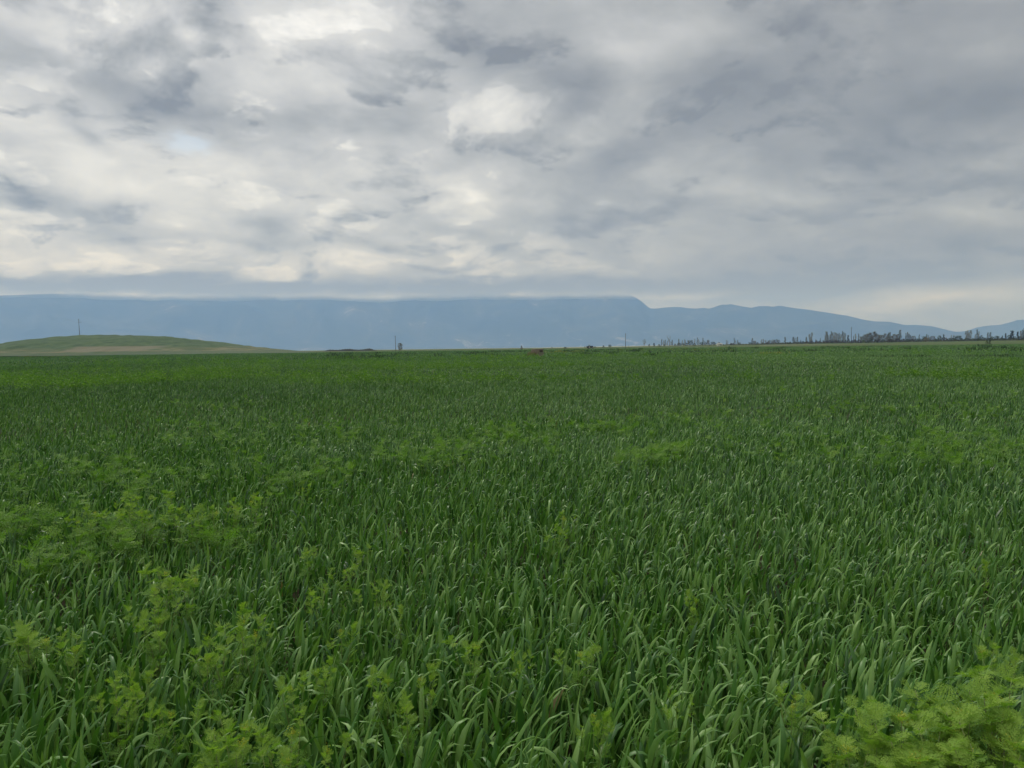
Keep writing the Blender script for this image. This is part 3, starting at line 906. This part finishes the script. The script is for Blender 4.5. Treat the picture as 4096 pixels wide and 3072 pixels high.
PROTO = {k: [make_tree(k, 300 + 10 * j + i) for i in range(3)] for j, k in enumerate(SHAPE)}
FRESH = {k: [True] * 3 for k in SHAPE}
WORDS = {'poplar_pale': ('slim pale leafless poplar', 'tree'), 'poplar_dark': ('slim dark poplar', 'tree'), 'tree_bare': ('leafless grey spreading tree', 'tree'),
         'tree_tan': ('pale tan leafless tree', 'tree'), 'tree_dark': ('dark leafy rounded tree', 'tree'), 'conifer': ('dark pointed conifer', 'tree'), 'bush': ('low dark bush', 'bush'),
         'bush_brown': ('purplish brown bare bush', 'bush'), 'bush_green': ('pale fresh green bush', 'bush'), 'bush_tan': ('tan leaved bush', 'bush')}
CLUST = [(2560, 2705, 'by the forked dead tree'), (2705, 2800, 'around the big round tree'), (2800, 2992, 'near the white shed'), (2992, 3130, 'in the sparse stretch past the shed'),
         (3130, 3285, 'short of the poplar grove'), (3285, 3400, 'in the dense poplar grove'), (3400, 3548, 'in the grey clump past the pole'), (3548, 3695, 'past the grey clump'),
         (3695, 3850, 'about the tan leaved bush'), (3850, 3980, 'behind the twin shrubs'), (3980, 4200, 'ending the tree line')]
T = [  # kind, column, height and width in pixels of the 4096-wide frame
    ('tree_tan', 2577, 30, 15), ('bush_brown', 2597, 11, 6), ('bush', 2616, 15, 9), ('bush', 2637, 9, 12), ('poplar_dark', 2647, 30, 4.5), ('bush', 2657, 9, 9), ('poplar_pale', 2655, 24, 4), ('poplar_dark', 2661, 27, 4.5),
    ('poplar_pale', 2669, 22, 4), ('poplar_dark', 2689, 26, 5), ('poplar_pale', 2684, 20, 4), ('bush', 2700, 11, 10), ('tree_dark', 2716, 13, 20), ('poplar_dark', 2715, 30, 5), ('poplar_pale', 2729, 24, 4), ('tree_dark', 2739, 13, 22), ('poplar_pale', 2740, 27, 5),
    ('poplar_pale', 2752, 24, 4), ('tree_dark', 2762, 22, 24), ('bush', 2777, 12, 12), ('poplar_pale', 2779, 27, 4), ('poplar_dark', 2789, 33, 4), ('poplar_pale', 2795, 26, 4),
    ('tree_dark', 2807, 15, 15), ('poplar_dark', 2812, 31, 5), ('poplar_pale', 2820, 20, 4), ('tree_dark', 2822, 13, 11), ('tree_bare', 2833, 22, 12), ('tree_dark', 2852, 15, 20), ('tree_dark', 2875, 13, 8),
    ('poplar_pale', 2906, 21, 4), ('poplar_pale', 2911, 19, 3), ('bush', 2923, 10, 5), ('poplar_dark', 2937, 29, 4), ('poplar_dark', 2951, 20, 4), ('tree_dark', 2957, 11, 12), ('bush_brown', 2930, 8, 20), ('poplar_pale', 2943, 20, 3),
    ('tree_dark', 2997, 11, 6), ('tree_dark', 3004, 11, 7), ('poplar_dark', 3009, 27, 6), ('tree_bare', 3016, 15, 10), ('tree_bare', 3021, 16, 9), ('bush', 3031, 11, 10), ('poplar_pale', 3046, 21, 5), ('poplar_pale', 3054, 22, 5), ('bush', 3052, 9, 14), ('poplar_pale', 3063, 18, 5), ('tree_bare', 3074, 16, 8), ('poplar_dark', 3079, 19, 4), ('bush_brown', 3068, 9, 16),
    ('poplar_pale', 3085, 17, 4), ('tree_bare', 3093, 19, 11), ('tree_bare', 3104, 19, 16), ('tree_bare', 3115, 17, 11), ('bush', 3112, 9, 10),
    ('bush', 3130, 7, 16), ('bush', 3146, 8, 18), ('bush', 3163, 9, 18), ('bush', 3182, 9, 18), ('bush', 3198, 9, 16), ('bush', 3214, 11, 16), ('bush_brown', 3228, 10, 14), ('poplar_dark', 3140, 28, 6), ('poplar_dark', 3173, 28, 7), ('poplar_pale', 3180, 24, 4), ('poplar_dark', 3189, 28, 6), ('bush', 3203, 15, 6), ('poplar_dark', 3225, 27, 6), ('poplar_pale', 3239, 37, 7), ('poplar_pale', 3246, 43, 7), ('bush_brown', 3246, 11, 16), ('poplar_dark', 3263, 17, 3), ('poplar_dark', 3281, 21, 3), ('bush_brown', 3266, 12, 12), ('bush_brown', 3278, 11, 12),
    ('poplar_pale', 3303, 46, 8), ('poplar_dark', 3309, 46, 4), ('poplar_pale', 3312, 32, 6), ('poplar_dark', 3325, 46, 6), ('poplar_pale', 3320, 34, 5), ('poplar_pale', 3332, 41, 6), ('poplar_pale', 3338, 42, 6), ('poplar_pale', 3344, 40, 6), ('poplar_pale', 3350, 36, 6), ('poplar_dark', 3356, 39, 5), ('poplar_pale', 3362, 34, 6), ('poplar_dark', 3370, 46, 6), ('poplar_pale', 3375, 42, 5), ('poplar_dark', 3381, 38, 4), ('conifer', 3392, 30, 9),
    ('bush_brown', 3294, 12, 12), ('bush_brown', 3306, 11, 14), ('bush_brown', 3318, 13, 13), ('bush_brown', 3331, 11, 13), ('bush', 3330, 12, 9), ('bush_brown', 3343, 12, 14), ('bush_brown', 3355, 12, 13), ('bush_brown', 3368, 11, 12), ('bush', 3384, 13, 12), ('bush', 3397, 12, 8),
    ('bush_brown', 3408, 11, 12), ('poplar_dark', 3414, 26, 3), ('poplar_pale', 3422, 34, 5), ('poplar_dark', 3434, 35, 4), ('bush_brown', 3421, 13, 16), ('bush_brown', 3436, 13, 16), ('tree_bare', 3448, 24, 20), ('tree_bare', 3463, 31, 24), ('tree_bare', 3477, 36, 24), ('tree_bare', 3491, 41, 28), ('tree_bare', 3507, 34, 24), ('tree_bare', 3521, 28, 24), ('bush', 3485, 14, 16), ('bush', 3503, 12, 11), ('bush', 3532, 12, 14), ('bush_green', 3453, 13, 13), ('bush_brown', 3515, 12, 14), ('bush', 3470, 9, 12), ('tree_bare', 3541, 33, 14),
    ('tree_bare', 3551, 30, 14), ('poplar_dark', 3554, 37, 5), ('poplar_dark', 3559, 38, 6), ('tree_bare', 3577, 30, 24), ('tree_bare', 3566, 24, 16), ('poplar_dark', 3600, 46, 8), ('tree_bare', 3592, 30, 16), ('bush_brown', 3590, 14, 20), ('bush_brown', 3560, 12, 20), ('bush', 3575, 8, 24), ('poplar_dark', 3623, 33, 5), ('poplar_dark', 3630, 37, 5), ('poplar_dark', 3636, 31, 5), ('poplar_dark', 3641, 26, 4), ('tree_bare', 3648, 22, 8), ('tree_bare', 3656, 22, 10), ('bush_brown', 3613, 13, 16), ('bush', 3630, 12, 18), ('bush_brown', 3649, 12, 16), ('bush', 3667, 13, 18), ('bush', 3684, 12, 14), ('poplar_dark', 3677, 27, 4),
    ('tree_dark', 3696, 20, 16), ('bush_tan', 3703, 16, 22), ('poplar_dark', 3706, 28, 5), ('poplar_pale', 3713, 24, 4), ('tree_dark', 3716, 15, 10), ('tree_bare', 3730, 20, 16), ('bush', 3740, 11, 13), ('tree_dark', 3756, 22, 10), ('tree_dark', 3764, 18, 8), ('conifer', 3774, 25, 8), ('bush', 3750, 11, 14), ('bush_brown', 3782, 13, 16), ('bush', 3797, 12, 16), ('bush', 3811, 12, 14), ('poplar_pale', 3805, 22, 4), ('poplar_pale', 3814, 22, 4), ('tree_dark', 3830, 20, 32), ('bush', 3845, 11, 14),
    ('poplar_pale', 3864, 35, 7), ('poplar_pale', 3871, 38, 6), ('poplar_pale', 3880, 38, 9), ('bush', 3862, 11, 20), ('bush', 3876, 10, 16), ('bush', 3891, 10, 14), ('poplar_dark', 3908, 41, 6), ('poplar_pale', 3901, 24, 4), ('poplar_pale', 3914, 33, 4), ('bush', 3902, 9, 14), ('tree_dark', 3918, 16, 9), ('tree_dark', 3925, 20, 7), ('tree_dark', 3933, 14, 8), ('bush', 3915, 10, 18), ('bush', 3940, 11, 14), ('poplar_dark', 3951, 30, 5), ('poplar_dark', 3961, 30, 6), ('tree_dark', 3968, 14, 12), ('bush', 3956, 10, 18),
    ('tree_dark', 3985, 17, 13), ('bush', 3978, 8, 14), ('tree_dark', 3992, 15, 7), ('bush', 4008, 12, 12), ('conifer', 4009, 17, 5), ('conifer', 4022, 26, 8), ('bush', 4018, 9, 16), ('tree_dark', 4036, 19, 10), ('conifer', 4047, 34, 16), ('tree_dark', 4057, 14, 10), ('bush', 4046, 10, 26), ('conifer', 4070, 30, 9), ('bush', 4080, 14, 20), ('bush', 4066, 8, 12), ('poplar_pale', 4083, 32, 6), ('poplar_dark', 4090, 37, 5), ('poplar_dark', 4095, 44, 4), ('bush', 4096, 13, 16), ('poplar_dark', 4110, 36, 5), ('bush', 4116, 12, 18),
]
from collections import Counter
def cl_of(px):
    for a, b, n in CLUST:
        if a <= px < b: return n
    return CLUST[-1][2]
T.sort(key=lambda t: t[1])
cnt = Counter((k, cl_of(px)) for k, px, h, w in T); seen = Counter()
tr = np.random.default_rng(77)
for k, px, h, w in T:
    D = 860 + (tr.uniform(-10, 15) if k.startswith('bush') else tr.uniform(10, 75))
    x, y, z = at(px, D)
    i = int(tr.integers(3)); o = PROTO[k][i]
    if not FRESH[k][i]: o = copy_tree(o)
    FRESH[k][i] = False
    mpp = D / F
    o.location = (x, y, z - .05); o.rotation_euler = (0, 0, tr.uniform(0, 6.28))
    wf = 1.25 if k.startswith('poplar') else 1.08
    o.scale = (w * wf * mpp / 10, w * wf * mpp / 10, h * .93 * mpp / 10)
    c = cl_of(px); seen[(k, c)] += 1
    lab, cat = WORDS[k]
    if cnt[(k, c)] == 1: L = f'only {lab} {c}'
    else: L = f'{lab}, {ORD[seen[(k, c)] - 1]} {c} counting from the mound'
    tag(o, L, cat, 'trees and bushes of the far tree line')

# unused prototypes must not stay in the scene
for k in PROTO:
    for i, o in enumerate(PROTO[k]):
        if FRESH[k][i]:
            for ch in list(o.children): bpy.data.objects.remove(ch)
            bpy.data.objects.remove(o)


def single(kind, px, dist, hpx, wpx, seed, label):
    o = make_tree(kind, seed); x, y, z = at(px, dist); m_ = dist / F
    o.location = (x, y, z - .03); o.scale = (wpx * m_ / 10, wpx * m_ / 10, hpx * m_ / 10)
    tag(o, label, WORDS[kind][1]); return o


single('tree_bare', 1601, 480, 31, 21, 501, 'small lone leafless tree beside the utility pole in the open field')
single('bush_brown', 2086, 420, 17, 9, 502, 'thin twiggy shrub on the horizon just before the drum-shaped well')
single('bush', 2413, 560, 9, 10, 503, 'small round dark bush between the tractor and the ragged bush')
single('tree_dark', 2439, 560, 12, 14, 504, 'ragged dark bush between tractor and the plain straight pole')
single('bush', 2380, 560, 6, 10, 505, 'flat little bush just behind the tractor')
single('bush', 3947, 420, 17, 7, 506, 'narrow dark shrub standing in the crop, the smaller of the two')
single('bush', 3959, 420, 23, 9, 507, 'tall dark shrub standing in the crop, the bigger of the two')
single('bush', 2261, 520, 6, 20, 508, 'low wide dark bush on the horizon between well and tractor')
single('bush', 2208, 520, 7, 5, 509, 'tiny dark bush on the horizon past the drum-shaped well')


def dead_tree(px, dist, hpx, wpx):
    root = empty('dead_tree'); r = np.random.default_rng(9)
    m_ = dist / F; H = hpx * m_; W = wpx * m_
    tk = MB(); br = MB()
    tk.tube([(0, 0, -.2), (.1, 0, H * .25), (0, .1, H * .45)], [.42, .34, .28], 8)
    tk.tube([(0, .1, H * .44), (-W * .16, 0, H * .7), (-W * .26, 0, H * .98)], [.24, .15, .04], 6)
    tk.tube([(0, .1, H * .44), (W * .10, .1, H * .68), (W * .22, 0, H * .95)], [.22, .14, .04], 6)
    for i in range(26):
        sd_ = random.choice((-1, 1)); t = random.uniform(.35, .95)
        p0 = Vector((sd_ * W * .24 * max(0, (t - .44) / .54), 0, H * t))
        a = random.uniform(0, 6.28); ln = W * random.uniform(.15, .34)
        br.tube([p0, p0 + Vector((math.cos(a) * ln * .6, math.sin(a) * ln * .6, ln * .5)), p0 + Vector((math.cos(a) * ln, math.sin(a) * ln, ln * 1.3))], [.07, .05, .02], 4)
    tk.build('trunk', M_bark, root, True); br.build('branches', M_bark, root, True)
    x, y, z = at(px, dist); root.location = (x, y, z)
    tag(root, 'tall forked dead tree with bare twigs among thin poplars', 'tree')


dead_tree(2677, 850, 42, 26)

# scrub along the foot of the tree line
C, D, S = [], [], []
r_ = np.random.default_rng(15)
for i in range(5200):
    px = r_.uniform(2690, 4200)
    if r_.random() > smooth(2650, 3300, px): continue
    x, y, z = at(px, r_.uniform(845, 930)); C.append((x, y, z + r_.uniform(0, 1.5) * (.3 + .7 * r_.random()) * (.35 + .65 * float(smooth(2900, 3300, px)))))
C = np.array(C); D = r_.normal(0, 1, C.shape) + [0, 0, 1]; D /= np.linalg.norm(D, axis=1)[:, None]
S = np.cross(D, r_.normal(0, 1, C.shape)); S /= np.linalg.norm(S, axis=1)[:, None]
M_scrub = twig_mat('scrub', (.060, .070, .046), (.105, .108, .078), (.17, .155, .12))
o = tri_diam('undergrowth', C, D, S, np.full(len(C), 1.3), np.full(len(C), .40), M_scrub, None, r_)
tag(o, 'tangled low scrub along the foot of the far tree line', 'undergrowth', kind='stuff')

# ------------------------------------------------------------------ poles
M_pole = plain('pole_wood', (.075, .070, .065), .85, .25, 4)
M_ins = plain('insulator', (.20, .19, .18), .3, .1, 8)


def pole(px, dist, hpx, arms, label, lean=0.0, thick=.16, zup=0.0):
    root = empty('utility_pole'); H = hpx * dist / F
    MB().tube([(0, 0, -.6), (0, 0, H * .5), (0, 0, H)], [thick, thick * .85, thick * .62], 10).build('post', M_pole, root, True)
    for (t, x0, x1) in arms:
        b = MB().box(((x0 + x1) / 2, .02, H * t), (x1 - x0, .11, .12), bev=.01).build('crossarm', M_pole, root)
        for xi in (x0 + .08, x1 - .08):
            ins = MB().lathe((xi, .02, H * t + .06), (0, 0, 1), [(.0, 0), (.045, 0), (.06, .05), (.04, .09), (.055, .13), (.03, .18), (0, .19)], 10).build('insulator', M_ins, b, True)
    x, y, z = at(px, dist); root.location = (x, y, z + zup)
    root.rotation_euler = (0, R(lean), math.atan2(-x, y))
    tag(root, label, 'utility pole', 'utility poles across the plain')
    return root


MOUND_Z = 0.0
pole(1583, 480, 61, [(.93, -.35, .35)], 'leaning utility pole standing beside the small lone leafless tree', -1.2)
pole(2502, 480, 60, [(.90, -.22, .22)], 'plain straight utility pole standing alone in front of the far ridge', .6)
pole(3405, 760, 60, [(.96, -.1, .9), (.90, -.5, .5)], 'utility pole rising above the dense poplar grove of the tree line', 0, .24)
a_, e_ = azel(319, 1347)
x_ = math.tan(a_) * 455; zt_ = CAMZ + math.tan(e_) * math.hypot(x_, 455)
p_ = pole(319, math.hypot(x_, 455), 62, [(.82, -.55, 1.3), (.96, -.45, .35)], 'utility pole with crossarm standing on top of the grassy mound', -1.4)
p_.location = (x_, 455, zt_ - .1)
# small posts at the field edge
for px, d, h, lb in [(2515, 640, 1.5, 'short wooden post just past the plain straight utility pole'), (2489, 640, 1.1, 'stubby post short of the plain straight utility pole')]:
    q_ = MB(); q_.tube([(0, 0, -.2), (0, 0, h * .6), (.02, 0, h)], [.09, .085, .07], 8); q_.box((0, 0, h + .03), (.24, .2, .07), bev=.015)
    o = q_.build('fence_post', M_pole); o.location = at(px, d); tag(o, lb, 'post')

# ------------------------------------------------------------------ dark bank of earth on the horizon
def bank():
    r = np.random.default_rng(3); V = []
    n = 140; m_ = 9
    for i, px in enumerate(np.linspace(1290, 1515, n)):
        t = i / (n - 1)
        h = 1.6 * min(1, 6 * t, 6 * (1 - t)) * (.55 + .45 * math.sin(px * .035) ** 2) + r.normal(0, .07)
        for j in range(m_):
            s = j / (m_ - 1); x, y, z = at(px, 560 + 9 * s)
            V.append((x, y, z - .2 + max(0, h + .2) * math.sin(math.pi * s) ** .7 + r.normal(0, .05)))
    i = np.arange(n * m_).reshape(n, m_)
    q = np.stack([i[:-1, :-1], i[1:, :-1], i[1:, 1:], i[:-1, 1:]], -1).reshape(-1, 4)
    o = raw_mesh('earth_bank', V, q, plain('dark_earth', (.014, .018, .014), .95, .4, .6))
    tag(o, 'long low bank of dark earth on the horizon past the grassy mound', 'earth bank')


bank()

# ------------------------------------------------------------------ drum-shaped well
def well():
    root = empty('well'); r = np.random.default_rng(4)
    m, nt, p = new_mat('weathered_brick')
    tc = nt.nodes.new('ShaderNodeTexCoord').outputs['Object']
    mp = nt.nodes.new('ShaderNodeMapping'); mp.inputs['Scale'].default_value = (1, 1, .35); nt.links.new(tc, mp.inputs[0])
    nt.links.new(ramp(nt, noise(nt, mp.outputs[0], 2.4, 6, .7), [(.25, (.11, .092, .070)), (.5, (.20, .172, .130)), (.75, (.28, .245, .19))]), p.inputs['Base Color']); p.inputs['Roughness'].default_value = .95
    b = MB(); n = 40
    prof = [(1.36, -.2), (1.34, .25), (1.27, .8), (1.20, 1.08), (1.05, 1.10), (1.02, .7)]
    rings = [[b.bm.verts.new((math.cos(2 * math.pi * k / n) * (rr + r.normal(0, .025)), math.sin(2 * math.pi * k / n) * (rr + r.normal(0, .025)), h + (r.normal(0, .03) if h > .9 else 0))) for k in range(n)] for rr, h in prof]
    for A, B in zip(rings, rings[1:]):
        for k in range(n): b.bm.faces.new((A[k], A[(k + 1) % n], B[(k + 1) % n], B[k]))
    b.build('ring_wall', m, root)
    MB().lathe((.1, 0, 1.10), (0, 0, 1), [(0, .03), (.8, .03), (1.28, .01), (1.29, .09), (.8, .13), (0, .14)], 36).build('lid', plain('old_concrete', (.20, .17, .13), .95, .3, 2), root)
    h_ = MB(); h_.box((.72, -1.08, .93), (.62, .18, .14), Matrix.Rotation(R(30), 3, 'Z'), .02); h_.build('opening_frame', plain('dark_hole', (.055, .035, .024), .95, .3, 3), root)
    x, y, z = at(2149, 131); root.location = (x, y, z); root.scale = (.84, .84, 1.32)
    tag(root, 'low brown drum-shaped well head with a flat lid at the wheat edge', 'well')
    # dry grass leaning on its side
    n = 420
    aa = r.uniform(math.pi * .85, math.pi * 1.5, n); rr = r.uniform(1.18, 1.65, n)
    C = np.stack([x + np.cos(aa) * rr, y + np.sin(aa) * rr, np.full(n, z + .02)], -1)
    D = np.stack([r.normal(0, .3, n) - .1 * np.cos(aa), r.normal(0, .3, n), np.ones(n)], -1); D /= np.linalg.norm(D, axis=1)[:, None]
    S = np.cross(D, r.normal(0, 1, (n, 3))); S /= np.linalg.norm(S, axis=1)[:, None]
    o = tri_diam('dry_grass', C, D, S, r.uniform(.8, 1.35, n) * (1.2 - .6 * (rr - 1.18)), np.full(n, .022), twig_mat('straw', (.10, .11, .05), (.20, .18, .10), (.30, .26, .16)), None, r)
    tag(o, 'pale dry grass growing against the side of the drum-shaped well', 'dry grass', kind='stuff')


well()

# ------------------------------------------------------------------ tractor
def tractor():
    root = empty('tractor')
    Mb = plain('tractor_paint', (.030, .040, .055), .5, .2, 3); Mt = plain('tyre_rubber', (.018, .018, .018), .85, .2, 9)
    Mr = plain('rim_paint', (.55, .53, .47), .5, .1, 4); Mc = plain('canopy_sheet', (.70, .70, .68), .6, .08, 3); Mm = plain('dark_metal', (.03, .03, .03), .5, .2, 5)
    MB().box((.15, 0, .75), (2.6, .42, .38), bev=.05).build('chassis', Mm, root)
    b = MB(); b.box((1.0, 0, 1.18), (1.5, .62, .56), bev=.09); b.box((1.78, 0, 1.10), (.10, .56, .62), bev=.03); b.build('hood', Mb, root)
    b = MB(); b.box((-.55, 0, 1.0), (.9, .9, .10), bev=.02); b.build('platform', Mb, root)
    b = MB(); b.box((-.72, 0, 1.22), (.46, .5, .12), bev=.04); b.box((-.94, 0, 1.48), (.10, .5, .46), Matrix.Rotation(R(-10), 3, 'Y'), .04); b.build('seat', Mm, root)
    MB().tube([(1.15, .18, 1.4), (1.15, .18, 2.05), (1.10, .18, 2.12)], [.04, .035, .035], 8).build('exhaust', Mm, root)
    w = MB(); w.tube([(.12, 0, 1.3), (-.16, 0, 1.55)], .02, 6)
    pts = [(-.16 + .06 * math.cos(a), .19 * math.sin(a), 1.55 + .17 * math.cos(a)) for a in np.linspace(0, 2 * math.pi, 15)]
    w.tube(pts, .015, 5, False); w.build('steering_wheel', Mm, root)
    for sx, sy in ((-1.0, .42), (-1.0, -.42), (-.25, .42), (-.25, -.42)):
        MB().tube([(sx, sy, 1.0), (sx, sy, 2.42)], .03, 6).build('canopy_post', Mm, root)
    MB().box((-.62, 0, 2.46), (1.25, 1.15, .08), bev=.03).build('canopy', Mc, root)
    for y_ in (.68, -.68):
        f = MB()
        pts = [Vector((-.75 + .92 * math.cos(a), 0, .78 + .92 * math.sin(a))) for a in np.linspace(R(20), R(160), 12)]
        for A, B in zip(pts, pts[1:]): f.poly([A + Vector((0, y_ - .17, 0)), B + Vector((0, y_ - .17, 0)), B + Vector((0, y_ + .17, 0)), A + Vector((0, y_ + .17, 0))])
        fo = f.build('mudguard', Mb, root); so_ = fo.modifiers.new('solid', 'SOLIDIFY'); so_.thickness = .02
    def wheel(x, y_, rad, wid):
        r0 = rad * .56
        e = empty('wheel'); e.parent = root
        t = MB(); t.lathe((x, y_, rad), (0, 1, 0), [(r0, -wid * .42), (rad * .9, -wid * .5), (rad, -wid * .34), (rad, wid * .34), (rad * .9, wid * .5), (r0, wid * .42), (r0, -wid * .42)], 32)
        for k in range(18):
            a = 2 * math.pi * k / 18
            t.box((x + math.cos(a) * rad * 1.0, y_, rad + math.sin(a) * rad), (.05, wid * .8, .09), Matrix.Rotation(-a, 3, 'Y'))
        t.build('tyre', Mt, e, False)
        MB().lathe((x, y_, rad), (0, 1, 0), [(0, -wid * .2), (r0 * .3, -wid * .22), (r0 * .35, -wid * .1), (r0 * .85, -wid * .14), (r0 * 1.01, -wid * .4), (r0 * 1.01, wid * .4), (r0 * .85, wid * .14), (r0 * .35, wid * .1), (r0 * .3, wid * .22), (0, wid * .2)], 28).build('rim', Mr, e, True)
    for y_ in (.68, -.68): wheel(-.75, y_, .78, .36)
    for y_ in (.55, -.55): wheel(1.35, y_, .42, .22)
    for y_ in (.2, -.2):
        MB().lathe((1.84, y_, 1.22), (1, 0, 0), [(0, .03), (.07, .03), (.09, 0), (0, -.01)], 14).build('headlight', Mr, root, True)
    x, y, z = at(2361, 500); root.location = (x, y, z); root.rotation_euler = (0, 0, R(12)); root.scale = (1.12, 1.12, 1.12)
    tag(root, 'dark tractor with a pale sunshade roof parked at the far field edge', 'tractor')


tractor()

# ------------------------------------------------------------------ two people beside the tractor
M_skin = plain('skin', (.30, .19, .13), .6, .08, 6)


def skinned(name, P, edges, rad, mat, parent, sub=2):
    bm = bmesh.new(); ly = bm.verts.layers.skin.verify()
    vs = [bm.verts.new(p) for p in P]
    for a, b in edges: bm.edges.new((vs[a], vs[b]))
    for v_, r0 in zip(vs, rad): v_[ly].radius = (r0, r0); v_[ly].use_root = False
    vs[0][ly].use_root = True
    me = bpy.data.meshes.new(name); bm.to_mesh(me); bm.free(); me.materials.append(mat)
    o = bpy.data.objects.new(name, me); COL.objects.link(o)
    if parent: o.parent = parent
    md = o.modifiers.new('skin', 'SKIN'); md.use_smooth_shade = True
    s = o.modifiers.new('sub', 'SUBSURF'); s.levels = 1; s.render_levels = sub
    return o


def person(px, dist, top, bottom, label, arm):
    root = empty('person')
    P = [(0, 0, .95), (0, .0, 1.15), (0, 0, 1.38), (0, 0, 1.50), (0, -.02, 1.60), (0, -.015, 1.70),
         (-.18, 0, 1.42), (-.24, .02, 1.14), (-.24, -.06, .90), (.18, 0, 1.42), (.24 + arm * .12, .02, 1.16), (.22 + arm * .2, -.10, .95 + arm * .1),
         (-.10, 0, .90), (-.11, -.02, .50), (-.12, .02, .09), (-.12, -.13, .03), (.10, 0, .90), (.12, -.03, .50), (.13, .02, .09), (.13, -.13, .03)]
    Ed = [(0, 1), (1, 2), (2, 3), (3, 4), (4, 5), (2, 6), (6, 7), (7, 8), (2, 9), (9, 10), (10, 11), (0, 12), (12, 13), (13, 14), (14, 15), (0, 16), (16, 17), (17, 18), (18, 19)]
    Rd = [.13, .12, .13, .055, .095, .075, .06, .045, .032, .06, .045, .032, .085, .06, .042, .04, .085, .06, .042, .04]
    body = skinned('body', P, Ed, Rd, M_skin, root)
    jk = skinned('jacket', [P[0], P[1], P[2], (0, 0, 1.45), P[6], P[7], (-.24, -.05, .96), P[9], P[10], ((P[11][0] + .0), P[11][1], P[11][2] + .05)],
                 [(0, 1), (1, 2), (2, 3), (2, 4), (4, 5), (5, 6), (2, 7), (7, 8), (8, 9)], [.155, .145, .155, .07, .078, .062, .05, .078, .062, .05], top, root)
    tr_ = skinned('trousers', [(0, 0, .97), P[12], P[13], (-.12, .02, .12), P[16], P[17], (.13, .02, .12)], [(0, 1), (1, 2), (2, 3), (0, 4), (4, 5), (5, 6)], [.14, .105, .078, .06, .105, .078, .06], bottom, root)
    hr = MB(); bmesh.ops.create_icosphere(hr.bm, subdivisions=2, radius=.112, matrix=Matrix.Translation((0, .02, 1.67))); hr.build('hair', M_hair, root, True)
    fc = MB()
    fc.tube([(0, -.105, 1.665), (0, -.135, 1.63), (0, -.105, 1.62)], [.008, .016, .01], 6)
    for sx in (-1, 1): bmesh.ops.create_icosphere(fc.bm, subdivisions=1, radius=.012, matrix=Matrix.Translation((sx * .034, -.105, 1.665)))
    fc.box((0, -.105, 1.585), (.045, .01, .010))
    fc.build('face', M_skin, root, True)
    x, y, z = at(px, dist); root.location = (x, y, z); root.rotation_euler = (0, 0, R(20 if arm else -60))
    tag(root, label, 'person', 'people beside the tractor')


M_hair = plain('hair', (.015, .012, .010), .6, .1, 8)
M_cl1 = plain('black_cloth', (.016, .017, .020), .9, .2, 8); M_cl2 = plain('navy_cloth', (.022, .026, .036), .9, .2, 8)
person(2340, 470, M_cl1, M_cl1, 'person in black clothes standing farther from the tractor', 0)
person(2347.5, 468, M_cl2, M_cl1, 'person in dark blue jacket standing close by the tractor', 1)

# ------------------------------------------------------------------ white shed
def shed():
    root = empty('shed')
    Mw = plain('whitewash', (.66, .64, .58), .9, .08, 1.0); Mf = plain('roof_sheet', (.50, .50, .48), .6, .12, 1); Md = plain('door_dark', (.05, .045, .04), .8, .2, 3)
    b = MB(); b.box((0, 0, 1.05), (5.0, 3.4, 2.1)); b.build('wall', Mw, root)
    b = MB()
    for sg in (1, -1): b.box((0, sg * .95, 2.36), (5.5, 2.12, .07), Matrix.Rotation(R(-sg * 16), 3, 'X'))
    b.build('roof', Mf, root)
    d = MB().box((.9, -1.72, .92), (.95, .06, 1.84), bev=.01).build('door', Md, root)
    w = MB().box((-1.1, -1.72, 1.25), (.9, .06, .7), bev=.01).build('window', Md, root)
    x, y, z = at(2878, 850); root.location = (x, y, z); root.rotation_euler = (0, 0, R(8))
    tag(root, 'small whitewashed shed with a shallow roof among the far trees', 'shed')


shed()

# ------------------------------------------------------------------ haze
HT = 1010.0
m = bpy.data.materials.new('hazy_air'); m.use_nodes = True; nt = m.node_tree; nt.nodes.clear()
out = nt.nodes.new('ShaderNodeOutputMaterial'); vol = nt.nodes.new('ShaderNodeVolumePrincipled')
nt.links.new(vol.outputs[0], out.inputs['Volume'])
HAZE_COL, HAZE_D = (.275, .495, 1.0), 1.0e-4
vol.inputs['Color'].default_value = HAZE_COL + (1,)
vol.inputs['Absorption Color'].default_value = (1, 1, 1, 1)
vol.inputs['Density'].default_value = HAZE_D
vol.inputs['Anisotropy'].default_value = 0.35
mb = MB(); mb.box((0, 7600, (HT - 3) / 2), (40000, 17600, HT + 3)); o = mb.build('haze', m); tag(o, kind='stuff')

# ------------------------------------------------------------------ render settings
sc.view_settings.view_transform = 'Standard'; sc.view_settings.look = 'None'
sc.view_settings.gamma = 1.0; sc.view_settings.exposure = 0.0
sc.view_settings.use_curve_mapping = False
sc.render.engine = 'CYCLES'
sc.cycles.use_denoising = True
sc.cycles.max_bounces = 6; sc.cycles.diffuse_bounces = 2; sc.cycles.transmission_bounces = 2
sc.cycles.volume_bounces = 1
